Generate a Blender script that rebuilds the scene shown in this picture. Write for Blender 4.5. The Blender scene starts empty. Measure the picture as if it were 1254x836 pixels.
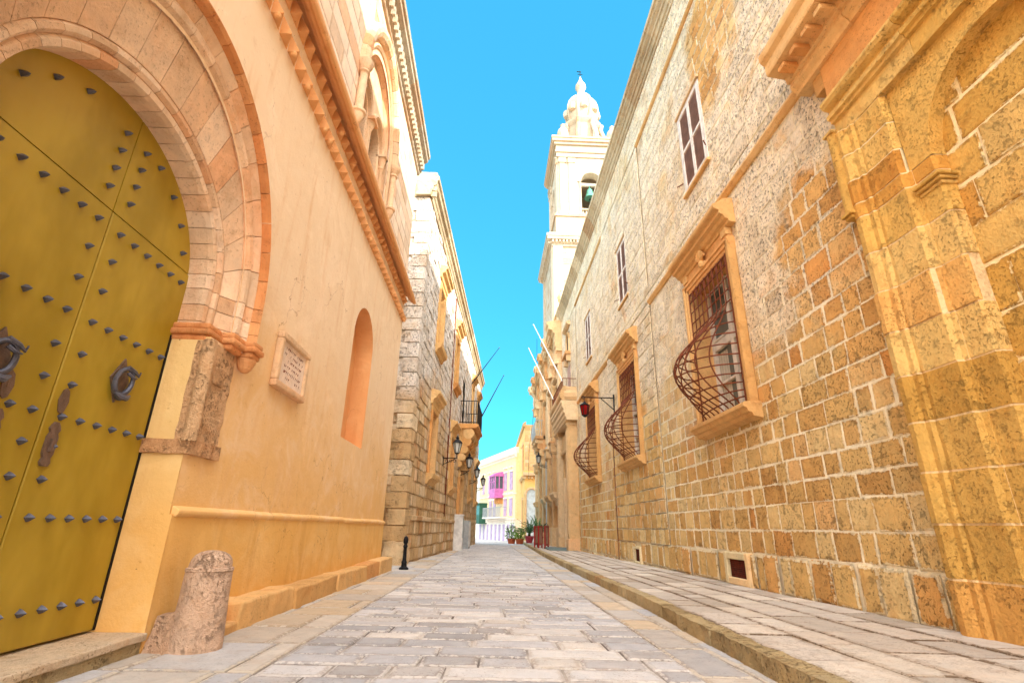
import bpy, math, random
from mathutils import Vector, Matrix, noise
R_ = math.radians
rnd = random.Random(7)
sc = bpy.context.scene
col = sc.collection

# ------------------------------------------------------------------ camera
cam_d = bpy.data.cameras.new('camera'); cam = bpy.data.objects.new('camera', cam_d); col.objects.link(cam)
cam_d.sensor_fit = 'HORIZONTAL'; cam_d.sensor_width = 36.0; cam_d.lens = 620.0 / 1254.0 * 36.0
cam_d.clip_start = 0.05; cam_d.clip_end = 3000
rot = ((0.9990433500310832, -0.028693151045279155, -0.033001330908969166),
       (-0.04086563457544123, -0.34389209812880595, -0.9381195151766721),
       (0.015568708020159881, 0.9385706835010672, -0.34473567758925455))
cam.matrix_world = Matrix.Translation((0, 0, 0.85)) @ Matrix(rot).to_4x4()
sc.camera = cam

# ------------------------------------------------------------------ light
SUN_DIR = Vector((0.62, -0.60, 0.47)).normalized()          # towards the sun: behind the camera, to the right
EXPOSURE = 1.42
sun_el = math.asin(SUN_DIR.z); sun_az = math.atan2(SUN_DIR.x, SUN_DIR.y)
W = bpy.data.worlds.new('World'); sc.world = W; W.use_nodes = True
nt = W.node_tree; nt.nodes.clear()
def wn(t, **k):
    n = nt.nodes.new(t)
    for a, b in k.items(): setattr(n, a, b)
    return n
out = wn('ShaderNodeOutputWorld'); bg = wn('ShaderNodeBackground')
sky = wn('ShaderNodeTexSky', sky_type='NISHITA'); sky.sun_disc = False
sky.sun_elevation = sun_el; sky.sun_rotation = sun_az; sky.altitude = 50; sky.air_density = 1.0; sky.dust_density = 0.1; sky.ozone_density = 1.0
tint = wn('ShaderNodeMix', data_type='RGBA', blend_type='MULTIPLY'); tint.inputs[0].default_value = 1.0
tint.inputs[7].default_value = (0.36, 1.5, 1.65, 1)
nt.links.new(sky.outputs[0], tint.inputs[6])
# bright glow added to the unseen sky behind the camera, fills the shaded street
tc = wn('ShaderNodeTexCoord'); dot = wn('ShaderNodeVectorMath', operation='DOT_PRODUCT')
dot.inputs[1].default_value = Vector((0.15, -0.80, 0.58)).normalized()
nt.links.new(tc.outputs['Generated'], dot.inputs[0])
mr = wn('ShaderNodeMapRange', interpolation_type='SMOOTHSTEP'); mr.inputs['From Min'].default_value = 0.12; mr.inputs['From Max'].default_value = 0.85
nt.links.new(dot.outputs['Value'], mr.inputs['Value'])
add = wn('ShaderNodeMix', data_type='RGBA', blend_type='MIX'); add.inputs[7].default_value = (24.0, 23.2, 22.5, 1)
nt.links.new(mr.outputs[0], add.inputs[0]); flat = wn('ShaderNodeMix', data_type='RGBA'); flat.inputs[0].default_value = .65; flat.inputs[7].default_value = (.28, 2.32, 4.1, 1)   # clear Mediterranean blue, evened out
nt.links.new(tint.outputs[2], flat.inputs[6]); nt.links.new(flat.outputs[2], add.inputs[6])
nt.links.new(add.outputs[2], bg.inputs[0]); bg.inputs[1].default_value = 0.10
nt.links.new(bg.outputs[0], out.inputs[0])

sd = bpy.data.lights.new('sun', 'SUN'); sd.energy = 3.6; sd.angle = R_(0.53); sd.color = (1.0, 0.93, 0.80)
so = bpy.data.objects.new('sun', sd); col.objects.link(so)
so.rotation_euler = (-SUN_DIR).to_track_quat('-Z', 'Y').to_euler()
vs = sc.view_settings; vs.view_transform = 'Standard'; vs.look = 'None'; vs.gamma = 1.0; vs.use_curve_mapping = False
vs.exposure = EXPOSURE
sc.cycles.max_bounces = 8; sc.cycles.diffuse_bounces = 6; sc.cycles.use_denoising = True

# ------------------------------------------------------------------ materials
def L(h):                                                    # sRGB 0..255 -> linear
    return tuple(((c/255)/12.92 if c/255 <= .04045 else ((c/255+.055)/1.055)**2.4) for c in h) + (1,)
class NT:
    def __init__(s, name):
        s.m = bpy.data.materials.new(name); s.m.use_nodes = True; s.t = s.m.node_tree
        s.b = s.t.nodes['Principled BSDF']
        s.p = s.n('ShaderNodeNewGeometry').outputs['Position']
    def n(s, t, **k):
        x = s.t.nodes.new(t)
        for a, b in k.items(): setattr(x, a, b)
        return x
    def put(s, sock, v):
        if hasattr(v, 'links'): s.t.links.new(v, sock)
        else: sock.default_value = v
    def noise(s, scale, detail=4, rough=.55, vec=None, dist=0.0):
        x = s.n('ShaderNodeTexNoise'); x.inputs['Scale'].default_value = scale; x.inputs['Detail'].default_value = detail
        x.inputs['Roughness'].default_value = rough; x.inputs['Distortion'].default_value = dist
        s.put(x.inputs['Vector'], vec or s.p); return x.outputs[0]
    def ramp(s, f, a, b, lo=0., hi=1.):
        x = s.n('ShaderNodeMapRange', interpolation_type='SMOOTHSTEP'); s.put(x.inputs[0], f)
        for i, v in enumerate((a, b, lo, hi)): x.inputs[i+1].default_value = v
        return x.outputs[0]
    def math(s, op, a, b=0.):
        x = s.n('ShaderNodeMath', operation=op); s.put(x.inputs[0], a); s.put(x.inputs[1], b); return x.outputs[0]
    def mix(s, f, a, b, mode='MIX'):
        x = s.n('ShaderNodeMix', data_type='RGBA', blend_type=mode); s.put(x.inputs[0], f); s.put(x.inputs[6], a); s.put(x.inputs[7], b); return x.outputs[2]
    def sep(s, v):
        x = s.n('ShaderNodeSeparateXYZ'); s.put(x.inputs[0], v); return x.outputs
    def attr(s, name='tint'):
        x = s.n('ShaderNodeAttribute'); x.attribute_name = name; return s.sep(x.outputs['Vector'])
    def stretch(s, v):
        x = s.n('ShaderNodeVectorMath', operation='MULTIPLY'); s.put(x.inputs[0], s.p); x.inputs[1].default_value = v; return x.outputs[0]
    def bump(s, h, strength=.5, dist=.02, prev=None):
        x = s.n('ShaderNodeBump'); x.inputs['Strength'].default_value = strength; x.inputs['Distance'].default_value = dist
        s.put(x.inputs['Height'], h)
        if prev: s.put(x.inputs['Normal'], prev)
        return x.outputs[0]
    def done(s, c, rough=.9, normal=None, metal=0., spec=.25):
        s.put(s.b.inputs['Base Color'], c); s.put(s.b.inputs['Roughness'], rough); s.b.inputs['Metallic'].default_value = metal
        s.b.inputs['Specular IOR Level'].default_value = spec
        if normal: s.put(s.b.inputs['Normal'], normal)
        return s.m

def stone(name, cols, pits=.5, weather=None, stains=.35, bump=.6, scale=1.0, patch=None, pit_col=(58, 36, 18), red=(1.0, .70, .50, 1), patches=False, joint=None, jw=.5):
    k = NT(name); r, g, b = k.attr()[:3]
    c = k.mix(k.ramp(r, .0, .55), L(cols[0]), L(cols[1])); c = k.mix(k.ramp(r, .5, 1.), c, L(cols[2]))
    big = k.noise(.55*scale, 3); mid = k.noise(5*scale, 5, .6); fine = k.noise(38*scale, 4, .65); grit = k.noise(120*scale, 2)
    c = k.mix(k.ramp(mid, .35, .72, 0, .55), c, k.mix(1., c, (1.28, 1.24, 1.18, 1), 'MULTIPLY'))
    c = k.mix(k.ramp(k.noise(2.1*scale, 6, .7, dist=1.5), .5, .74, 0, stains), c, k.mix(1., c, (.70, .55, .38, 1), 'MULTIPLY'))
    c = k.mix(k.ramp(k.noise(3.2*scale, 6, .68, k.stretch((1, 1, .22))), .52, .72, 0, stains*.8), c, k.mix(1., c, (.80, .56, .40, 1), 'MULTIPLY'))
    if patch:
        c = k.mix(k.ramp(big, .5, .62, 0, .75), c, L(patch))
    ed = k.n('ShaderNodeAttribute'); ed.attribute_name = 'edge'; ed = ed.outputs['Fac']
    en = k.math('ADD', ed, k.math('MULTIPLY', k.math('SUBTRACT', k.noise(22*scale, 5, .7), .5), 1.5))
    c = k.mix(k.math('MULTIPLY', k.ramp(en, .45, .95, 0, .55), k.ramp(ed, .0, .3)), c, k.mix(1., c, (.66, .58, .5, 1), 'MULTIPLY'))
    c = k.mix(k.ramp(b, .86, .93, 0, .55), c, k.mix(1., c, red, 'MULTIPLY'))
    spec = k.math('MAXIMUM', k.ramp(fine, .57, .65), k.ramp(k.noise(11*scale, 8, .82), .54, .66, 0, .55))
    holes = k.math('MULTIPLY', spec, k.ramp(k.noise(2.4*scale, 4, .6), .36, .58))
    c = k.mix(k.math('MULTIPLY', holes, pits), c, k.mix(.45, k.mix(1., c, (.50, .39, .29, 1), 'MULTIPLY'), L(pit_col)))
    if weather:
        z0, z1, wc, dark, amt = weather
        h = k.math('ADD', k.sep(k.p)[2], k.math('MULTIPLY', k.math('SUBTRACT', k.noise(.42, 5, .6), .5), 7.0))
        w = k.math('MULTIPLY', k.ramp(h, z0, z1), k.ramp(k.noise(.8, 5, .65, dist=1.), .30, .52, .35, 1))
        st = k.noise(9, 6, .72, k.stretch((1, 1, .6)))
        wcol = k.mix(k.ramp(st, .35, .65), L(wc), k.mix(1., L(wc), (1.18, 1.18, 1.15, 1), 'MULTIPLY'))
        sp = k.math('MULTIPLY', k.ramp(k.noise(19, 6, .78), .515, .59), k.ramp(k.noise(1.7, 4, .6), .28, .52))
        wcol = k.mix(k.math('MULTIPLY', sp, .82), wcol, L(dark))
        if patches:                                          # places where the grey crust has come away from the stone
            for (py, pz, ry, rz) in ((6.9, 9.6, 1.1, 1.5), (5.1, 4.3, .9, 1.0), (4.6, 3.0, .8, .9)):
                x = k.n('ShaderNodeVectorMath', operation='DISTANCE'); m_ = k.n('ShaderNodeVectorMath', operation='MULTIPLY'); k.put(m_.inputs[0], k.p); m_.inputs[1].default_value = (0, 1/ry, 1/rz)
                k.put(x.inputs[0], m_.outputs[0]); x.inputs[1].default_value = (0, py/ry, pz/rz)
                dd = k.math('ADD', x.outputs['Value'], k.math('MULTIPLY', k.math('SUBTRACT', k.noise(1.6, 5, .65), .5), 1.6))
                w = k.math('MULTIPLY', w, k.ramp(dd, .7, 1.15))
                c = k.mix(k.ramp(k.math('SUBTRACT', 0., dd), -1.15, -.75, 0, .6), c, k.mix(1., c, (1.02, .82, .66, 1), 'MULTIPLY'))
        c = k.mix(k.math('MULTIPLY', w, amt), c, wcol)
    c = k.mix(k.ramp(g, 0, 1, 0, .6), c, k.mix(1., c, (.72, .66, .58, 1), 'MULTIPLY'))
    if joint:
        jn = k.math('ADD', ed, k.math('MULTIPLY', k.math('SUBTRACT', k.noise(13*scale, 6, .7), .5), 2.0))
        jl = k.math('ADD', jn, k.math('MULTIPLY', k.math('SUBTRACT', k.noise(1.1, 3), .5), 1.0))
        c = k.mix(k.math('MULTIPLY', k.ramp(jl, 1.25-jw, 1.4-jw, 0, .9), k.ramp(ed, .02, .2)), c, L(joint))
    hgt = k.math('SUBTRACT', k.math('ADD', k.math('MULTIPLY', mid, 1.0), k.math('MULTIPLY', fine, .55)), k.math('MULTIPLY', holes, .9))
    hgt = k.math('ADD', hgt, k.math('MULTIPLY', grit, .18))
    return k.done(c, .92, k.bump(hgt, min(1., bump*1.2), .045))

def plain(name, c, rough=.6, metal=0., var=.18, nscale=9, bump=.15, c2=None, spec=.3):
    k = NT(name); a = L(c); b = L(c2) if c2 else tuple(x*(1-var*1.6) for x in a[:3])+(1,)
    f = k.noise(nscale, 5, .6)
    return k.done(k.mix(k.ramp(f, .35, .7), a, b), rough, k.bump(k.noise(nscale*5, 4), bump, .01), metal, spec)

def plaster(name, cols, z0, z1):
    k = NT(name); z = k.sep(k.p)[2]
    h = k.math('ADD', z, k.math('MULTIPLY', k.math('SUBTRACT', k.noise(.7, 4), .5), 2.2))
    c = k.mix(k.ramp(h, z0, z1), L(cols[0]), L(cols[1]))
    c = k.mix(k.ramp(k.noise(2.2, 6, .65, dist=.8), .42, .72, 0, .45), c, L(cols[2]))
    streak = k.noise(5, 5, .65, k.stretch((1, 1, .13)))
    c = k.mix(k.ramp(streak, .50, .72, 0, .5), c, L(cols[3]))
    c = k.mix(k.ramp(k.noise(4, 7, .78), .56, .70, 0, .35), c, k.mix(1., c, (.80, .70, .58, 1), 'MULTIPLY'))
    c = k.mix(k.ramp(k.noise(14, 4, .7), .64, .74, 0, .55), c, k.mix(1., c, (.6, .45, .3, 1), 'MULTIPLY'))
    vo = k.n('ShaderNodeTexVoronoi', feature='DISTANCE_TO_EDGE'); vo.inputs['Scale'].default_value = .9; wv = k.n('ShaderNodeVectorMath', operation='ADD'); nv = k.n('ShaderNodeTexNoise'); nv.inputs['Scale'].default_value = 2.5; nv.inputs['Detail'].default_value = 6; k.put(nv.inputs['Vector'], k.p)
    k.put(wv.inputs[0], k.p); k.put(wv.inputs[1], nv.outputs['Color']); k.put(vo.inputs['Vector'], wv.outputs[0])
    ck = k.math('MULTIPLY', k.ramp(vo.outputs[0], .006, .0), k.ramp(k.noise(.8, 3), .5, .62)); ck = k.math('MINIMUM', k.math('MAXIMUM', ck, 0.), 1.)
    c = k.mix(k.math('MULTIPLY', ck, .75), c, L((150, 96, 52)))
    dr = k.math('MULTIPLY', k.ramp(k.noise(26, 3, .5), .70, .74), k.ramp(k.noise(1.3, 3), .5, .6)); c = k.mix(k.math('MULTIPLY', dr, .7), c, L((120, 76, 44)))
    c = k.mix(k.ramp(k.noise(1.1, 6, .7, dist=1.2), .54, .60, 0, .45), c, k.mix(1., c, (1.10, 1.14, 1.22, 1), 'MULTIPLY'))
    n = k.math('ADD', k.math('MULTIPLY', k.noise(3.0, 5), 1.2), k.math('MULTIPLY', k.noise(45, 4, .7), .22))
    return k.done(c, .88, k.bump(n, .45, .03))

M = {}
M['ashlar'] = stone('ochre_ashlar', ((212, 168, 102), (224, 188, 122), (234, 208, 152)), pits=.75, stains=.5,
                    weather=(2.5, 4.7, (238, 223, 198), (92, 80, 68), .95), bump=.8, patches=True, joint=(240, 224, 186), jw=.40)
M['mortar'] = stone('lime_mortar', ((244, 232, 200), (246, 236, 208), (240, 224, 188)), pits=.25, stains=.2,
                    weather=(2.2, 4.4, (222, 206, 182), (88, 76, 66), .95), bump=.6)
M['gold'] = stone('gold_limestone', ((206, 164, 84), (216, 176, 98), (224, 190, 120)), pits=.5, stains=.6, bump=.65, joint=(240, 220, 168), jw=.36)
M['gold_mortar'] = stone('pale_joint_mortar', ((246, 230, 188),)*3, pits=.2, stains=.2, bump=.5)
M['trim'] = stone('dressed_limestone', ((212, 168, 108), (218, 176, 118), (224, 188, 134)), pits=.5, stains=.6, bump=.35)
M['cornice'] = stone('weathered_cornice', ((176, 160, 132), (196, 180, 150), (214, 200, 172)), pits=.9, stains=.6, bump=.6, pit_col=(70, 60, 52))
M['arch'] = stone('pink_arch_stone', ((222, 184, 148), (230, 200, 168), (234, 208, 180)), pits=.4, stains=.5, bump=.4, scale=1.2, pit_col=(96, 52, 26))
M['arch_red'] = stone('red_arch_stone', ((206, 138, 84), (212, 150, 98), (220, 164, 112)), pits=.55, stains=.6, bump=.4, scale=1.2, pit_col=(90, 40, 18))
M['joint'] = plain('dark_joint', (120, 66, 34), .95)
M['jamb'] = stone('carved_jamb_stone', ((214, 170, 126), (222, 184, 142), (228, 194, 156)), pits=.8, stains=.6, bump=.9, scale=1.4, pit_col=(84, 46, 24))
M['plaster'] = plaster('peach_plaster', ((230, 184, 118), (240, 213, 178), (242, 218, 186), (224, 178, 126)), .9, 3.6)  # paler upwards: fading paint, and part of the wall's light gradient painted in
M['plaster_low'] = plaster('ochre_plaster', ((226, 176, 98), (228, 182, 108), (234, 200, 142), (206, 154, 84)), .2, 1.4)
M['plaster_jamb'] = plaster('sand_plaster', ((224, 174, 100), (230, 196, 134), (234, 202, 146), (214, 166, 102)), .6, 2.0)
M['saw'] = plaster('orange_moulding', ((222, 164, 108), (226, 170, 114), (230, 182, 130), (206, 142, 86)), 3, 6)
M['pale_ashlar'] = stone('pale_ashlar', ((236, 214, 190), (240, 222, 202), (232, 206, 178)), pits=.25, stains=.25, bump=.25)
M['pale_joint'] = plain('pale_joint', (206, 168, 134), .95)
M['window_stone'] = stone('carved_window_stone', ((226, 188, 148), (232, 200, 164), (236, 210, 180)), pits=.5, stains=.4, bump=.4)
M['rough'] = stone('rough_rubble_stone', ((206, 172, 124), (220, 190, 146), (232, 212, 178)), pits=.8, stains=.55, bump=.9,
                   weather=(3.0, 5.6, (234, 228, 222), (104, 98, 94), .95))
M['rough_mortar'] = stone('rough_mortar', ((226, 196, 150),)*3, pits=.4, stains=.4, bump=.7, weather=(3.0, 5.6, (228, 222, 214), (104, 98, 94), .95))
M['church'] = stone('church_limestone', ((206, 172, 124), (214, 184, 142), (222, 198, 160)), pits=.6, stains=.5, bump=.5)
M['tower'] = stone('tower_limestone', ((182, 172, 154), (190, 182, 164), (178, 164, 142)), pits=.7, stains=.35, bump=.4)
M['bollard'] = stone('pink_bollard_stone', ((200, 166, 138), (208, 176, 150), (222, 192, 168)), pits=.4, stains=.6, bump=.8, scale=1.3, pit_col=(86, 50, 34))
M['step'] = stone('worn_step_stone', ((196, 178, 150), (204, 190, 166), (190, 166, 130)), pits=.6, stains=.5, bump=.5, scale=1.6)
M['kerb'] = stone('yellow_kerb_stone', ((180, 160, 118), (194, 174, 132), (204, 188, 150)), pits=.8, stains=.5, bump=.9, scale=1.6)
M['paver'] = stone('grey_paver', ((170, 172, 178), (192, 193, 198), (212, 211, 210)), pits=.5, stains=.2, bump=.4, scale=1.5, pit_col=(84, 80, 80), joint=(206, 202, 198), jw=.35, red=(.97, .93, .88, 1))
M['paver_warm'] = stone('sandy_paver', ((206, 190, 166), (196, 190, 182), (184, 186, 192)), pits=.4, stains=.3, bump=.4, scale=1.5, pit_col=(96, 84, 70), joint=(202, 192, 176), jw=.35, red=(1, .95, .88, 1))
M['slab'] = stone('pavement_slab', ((186, 178, 168), (202, 194, 184), (214, 206, 194)), pits=.5, stains=.35, bump=.5, scale=1.4, pit_col=(84, 74, 64), joint=(120, 100, 80), jw=.3, red=(.96, .9, .84, 1))
M['grout'] = plain('dark_grout', (104, 96, 92), .95, var=.4, nscale=1.5, c2=(206, 198, 188))
M['earth'] = plain('packed_ground', (176, 160, 138), .95)
M['slabjoint'] = plain('brown_grout', (112, 88, 64), .95, nscale=3, c2=(160, 132, 100))
M['iron'] = plain('black_iron', (34, 33, 36), .5, .6, nscale=30)
M['rust'] = plain('rusty_iron', (128, 66, 38), .75, .25, nscale=14, c2=(96, 52, 34))
M['stud'] = plain('gunmetal', (104, 106, 120), .42, .55, nscale=25, bump=.3)
M['bronze'] = plain('old_bronze', (126, 104, 90), .5, .4, nscale=20, bump=.4)
M['glass'] = plain('window_glass', (86, 96, 98), .12, 0, nscale=2, bump=.02, spec=.6)
M['dark'] = plain('dark_interior', (40, 28, 20), .9)
M['white_wood'] = plain('white_painted_wood', (226, 218, 206), .6, nscale=6)
M['shutter'] = plain('brown_louvre_wood', (188, 152, 134), .65, nscale=6)
M['curtain'] = plain('pale_curtain', (196, 190, 176), .9, nscale=4)
M['steel'] = plain('grey_metal', (176, 182, 184), .5, .2, nscale=4)
M['white_metal'] = plain('white_metal', (232, 230, 226), .45, .1, nscale=4)
M['vent_frame'] = stone('whitewashed_frame', ((228, 216, 178),)*3, pits=.4, stains=.4, bump=.4)
M['vent'] = plain('rusty_mesh', (106, 44, 28), .8, .1, nscale=12, c2=(70, 30, 22))
M['red_paint'] = plain('red_paint', (160, 34, 34), .4, nscale=5)
M['red_glass'] = plain('red_glass', (140, 18, 20), .15, nscale=3, bump=.02)
M['lamp_glass'] = plain('lamp_glass', (206, 210, 206), .15, nscale=3, bump=.02)
M['verdigris'] = plain('verdigris_bronze', (92, 158, 140), .55, .3, nscale=6)
M['terracotta'] = plain('terracotta', (196, 98, 60), .8, nscale=7)
M['pot_red'] = plain('pink_red_pot', (176, 64, 74), .6, nscale=7)
M['leaf'] = plain('green_leaf', (84, 128, 40), .55, nscale=8, c2=(124, 156, 58))
M['palm'] = plain('palm_leaf', (34, 84, 34), .5, nscale=8, c2=(56, 106, 44))
M['soil'] = plain('soil', (60, 44, 32), .95)
M['marble'] = stone('plaque_marble', ((228, 206, 186), (230, 210, 192), (224, 198, 176)), pits=.5, stains=.4, bump=.3, scale=2.0, pit_col=(140, 84, 60))
M['plaque_frame'] = stone('plaque_frame_stone', ((222, 188, 150),)*3, pits=.6, stains=.5, bump=.4, scale=2.)
M['letter'] = plain('worn_letter', (136, 76, 54), .9)
M['pink_wall'] = plaster('cream_wall', ((238, 214, 170), (240, 214, 166), (236, 200, 140), (226, 194, 142)), -1, 9)
M['white_wall'] = plaster('white_wall', ((240, 228, 212), (240, 230, 216), (232, 214, 192), (222, 206, 188)), -1, 9)
M['orange_wall'] = plaster('orange_wall', ((232, 190, 116), (234, 194, 122), (226, 178, 100), (222, 174, 106)), -1, 9)
M['magenta'] = plain('magenta_paint', (206, 116, 178), .5, nscale=3)
M['lilac'] = plain('lilac_paint', (200, 168, 196), .5, nscale=3)
M['green_paint'] = plain('green_paint', (46, 92, 72), .5, nscale=3)
M['pale_blue'] = plain('pale_blue_paint', (190, 206, 216), .5, nscale=3)
M['ramp'] = plain('grey_mat', (112, 128, 124), .9, nscale=30)
kd = NT('olive_door_paint')
dz = kd.noise(1.6, 4, .6, kd.stretch((1, 1, .5))); c_ = kd.mix(kd.ramp(dz, .35, .68), L((150, 124, 26)), L((178, 150, 48)))
c_ = kd.mix(kd.ramp(kd.noise(7, 5, .65, kd.stretch((1, 1, .12))), .55, .8, 0, .35), c_, L((146, 120, 26)))
M['door'] = kd.done(c_, .42, kd.bump(kd.math('ADD', kd.noise(2.2, 3), kd.math('MULTIPLY', kd.noise(60, 3), .05)), .25, .03), 0, .4)

# ------------------------------------------------------------------ mesh building
class MB:
    def __init__(s): s.v = []; s.f = []; s.t = []; s.m = []; s.e = {}; s.cm = 0; s.ct = None
    def tt(s): return s.ct or (rnd.random(), rnd.random()**2, rnd.random())
    def poly(s, pts, t=None):
        i = len(s.v); s.v += [tuple(p) for p in pts]; s.f.append(tuple(range(i, i+len(pts)))); s.t.append(t or s.tt()); s.m.append(s.cm)
    def mesh(s, pts, faces, t=None):
        t = t or s.tt(); i = len(s.v); s.v += [tuple(p) for p in pts]
        for f in faces: s.f.append(tuple(i+a for a in f)); s.t.append(t); s.m.append(s.cm)
    def box(s, T, s0, s1, z0, z1, d0, d1, t=None, ch=0.0):
        """box from d0 (back) to d1 (front); ch chamfers the front edges"""
        P = [T(a, b, d0) for a, b in ((s0, z0), (s1, z0), (s1, z1), (s0, z1))]
        if ch:
            P += [T(a, b, d1-ch) for a, b in ((s0, z0), (s1, z0), (s1, z1), (s0, z1))]
            P += [T(a, b, d1) for a, b in ((s0+ch, z0+ch), (s1-ch, z0+ch), (s1-ch, z1-ch), (s0+ch, z1-ch))]
            F = [(3, 2, 1, 0)]+[(i, (i+1) % 4, (i+1) % 4+4, i+4) for i in range(4)]+[(i+4, (i+1) % 4+4, (i+1) % 4+8, i+8) for i in range(4)]+[(8, 9, 10, 11)]
        else:
            P += [T(a, b, d1) for a, b in ((s0, z0), (s1, z0), (s1, z1), (s0, z1))]
            F = [(3, 2, 1, 0), (4, 5, 6, 7)]+[(i, (i+1) % 4, (i+1) % 4+4, i+4) for i in range(4)]
        s.mesh(P, F, t)
    def sweep(s, T, prof, s0, s1, t=None, cuts=1, closed=True):
        """profile [(d,z)] run along s; ends capped"""
        n = len(prof)
        for k in range(cuts):
            a = s0+(s1-s0)*k/cuts; b = s0+(s1-s0)*(k+1)/cuts; g = .003 if cuts > 1 else 0
            P = [T(a+g, z, d) for d, z in prof]+[T(b-g, z, d) for d, z in prof]
            F = [(i, (i+1) % n, (i+1) % n+n, i+n) for i in range(n if closed else n-1)]
            if closed: F += [tuple(range(n-1, -1, -1)), tuple(range(n, 2*n))]
            s.mesh(P, F, t)
    def hsweep(s, T, prof, z0, z1, t=None, cuts=1):
        """profile [(s,d)] run up z"""
        n = len(prof)
        for k in range(cuts):
            a = z0+(z1-z0)*k/cuts; b = z0+(z1-z0)*(k+1)/cuts
            P = [T(x, a, d) for x, d in prof]+[T(x, b, d) for x, d in prof]
            s.mesh(P, [(i, (i+1) % n, (i+1) % n+n, i+n) for i in range(n)]+[tuple(range(n-1, -1, -1)), tuple(range(n, 2*n))], t)
    def arch(s, T, c, zc, prof, legs, seg=24, vous=0, a0=0., a1=180., ry=1.0, gap=.006, legcuts=1):
        """profile [(r,d)] swept over a round arch; legs = z where its straight legs start (None: no legs)"""
        n = len(prof)
        def ring(ang, z=None):
            ca, sa = math.cos(R_(ang)), math.sin(R_(ang))
            return [T(c+r*ca, (zc+r*(ry(r) if callable(ry) else ry)*sa) if z is None else z, d) for r, d in prof]
        def run(rings, t=None):
            P = [p for r in rings for p in r]; F = []
            for k in range(len(rings)-1):
                for i in range(n): F.append((k*n+i, k*n+(i+1) % n, (k+1)*n+(i+1) % n, (k+1)*n+i))
            F += [tuple(range(n-1, -1, -1)), tuple((len(rings)-1)*n+i for i in range(n))]
            s.mesh(P, F, t)
        if vous:
            rm = sum(p[0] for p in prof)/n; ga = math.degrees(gap/2/rm)
            for k in range(vous):
                b0 = a0+(a1-a0)*k/vous+ga; b1 = a0+(a1-a0)*(k+1)/vous-ga; m = max(2, seg//vous)
                run([ring(b0+(b1-b0)*q/m) for q in range(m+1)])
        else: run([ring(a0+(a1-a0)*q/seg) for q in range(seg+1)])
        if legs is not None:
            for ang in (0, 180):
                for k in range(legcuts):
                    za = legs+(zc-legs)*k/legcuts+(gap/2 if legcuts > 1 else 0); zb = legs+(zc-legs)*(k+1)/legcuts-(gap/2 if legcuts > 1 else 0)
                    run([ring(ang, za), ring(ang, zb)])
    def tube(s, pts, r, n=6, t=None, cap=True):
        pts = [Vector(p) for p in pts]; t = t or s.tt(); rings = []; ref = None
        for i, p in enumerate(pts):
            d = (pts[min(i+1, len(pts)-1)]-pts[max(i-1, 0)]).normalized()
            if ref is None: ref = Vector((0, 0, 1)) if abs(d.z) < .9 else Vector((1, 0, 0))
            a = d.cross(ref).normalized(); b = a.cross(d).normalized(); ref = b
            rr = r[i] if isinstance(r, (list, tuple)) else r
            rings.append([p+a*rr*math.cos(2*math.pi*k/n)+b*rr*math.sin(2*math.pi*k/n) for k in range(n)])
        F = [(i*n+k, i*n+(k+1) % n, (i+1)*n+(k+1) % n, (i+1)*n+k) for i in range(len(pts)-1) for k in range(n)]
        if cap: F += [tuple(range(n-1, -1, -1)), tuple((len(pts)-1)*n+k for k in range(n))]
        s.mesh([p for r_ in rings for p in r_], F, t)
    def lathe(s, c, prof, n=20, t=None, sq=False, rot0=0.):
        t = t or s.tt(); c = Vector(c); P = []
        for r, z in prof:
            for k in range(n):
                a = 2*math.pi*k/n+rot0; P.append(c+Vector((r*math.cos(a), r*math.sin(a), z)))
        F = [(i*n+k, i*n+(k+1) % n, (i+1)*n+(k+1) % n, (i+1)*n+k) for i in range(len(prof)-1) for k in range(n)]
        F += [tuple(range(n-1, -1, -1)), tuple((len(prof)-1)*n+k for k in range(n))]
        s.mesh(P, F, t)
    def field(s, T, s0, s1, z0, z1, holes=(), d=0.):
        """flat sheet with rectangular holes"""
        xs = sorted({s0, s1, *[h for q in holes for h in q[:2] if s0 < h < s1]}); zs = sorted({z0, z1, *[h for q in holes for h in q[2:4] if z0 < h < z1]})
        for a, b in zip(xs, xs[1:]):
            for e, f in zip(zs, zs[1:]):
                m, o = (a+b)/2, (e+f)/2
                if any(h[0] < m < h[1] and h[2] < o < h[3] for h in holes): continue
                s.poly([T(a, e, d), T(b, e, d), T(b, f, d), T(a, f, d)], (.5, 0, .5))
    def archfill(s, T, c, zc, R, rect, d=0., n=24, ry=1., soffit=None):
        """sheet between an arch and the rectangle round it; soffit: depth of the reveal behind"""
        x0, x1, z0, z1 = rect
        A = [(c+R*math.cos(math.pi*i/n), zc+R*ry*math.sin(math.pi*i/n)) for i in range(n+1)]
        for (a, b), (e, f) in zip(A, A[1:]):
            s.poly([T(a, b, d), T(e, f, d), T(e, z1, d), T(a, z1, d)], (.5, 0, .5))
            if soffit is not None: s.poly([T(a, b, d), T(e, f, d), T(e, f, soffit), T(a, b, soffit)], (.5, 0, .5))
        if soffit is not None:
            for q in (c-R, c+R): s.poly([T(q, z0, d), T(q, zc, d), T(q, zc, soffit), T(q, z0, soffit)], (.5, 0, .5))
            s.poly([T(c-R, z0, d), T(c+R, z0, d), T(c+R, z0+.06, soffit), T(c-R, z0+.06, soffit)], (.5, 0, .5))
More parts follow.
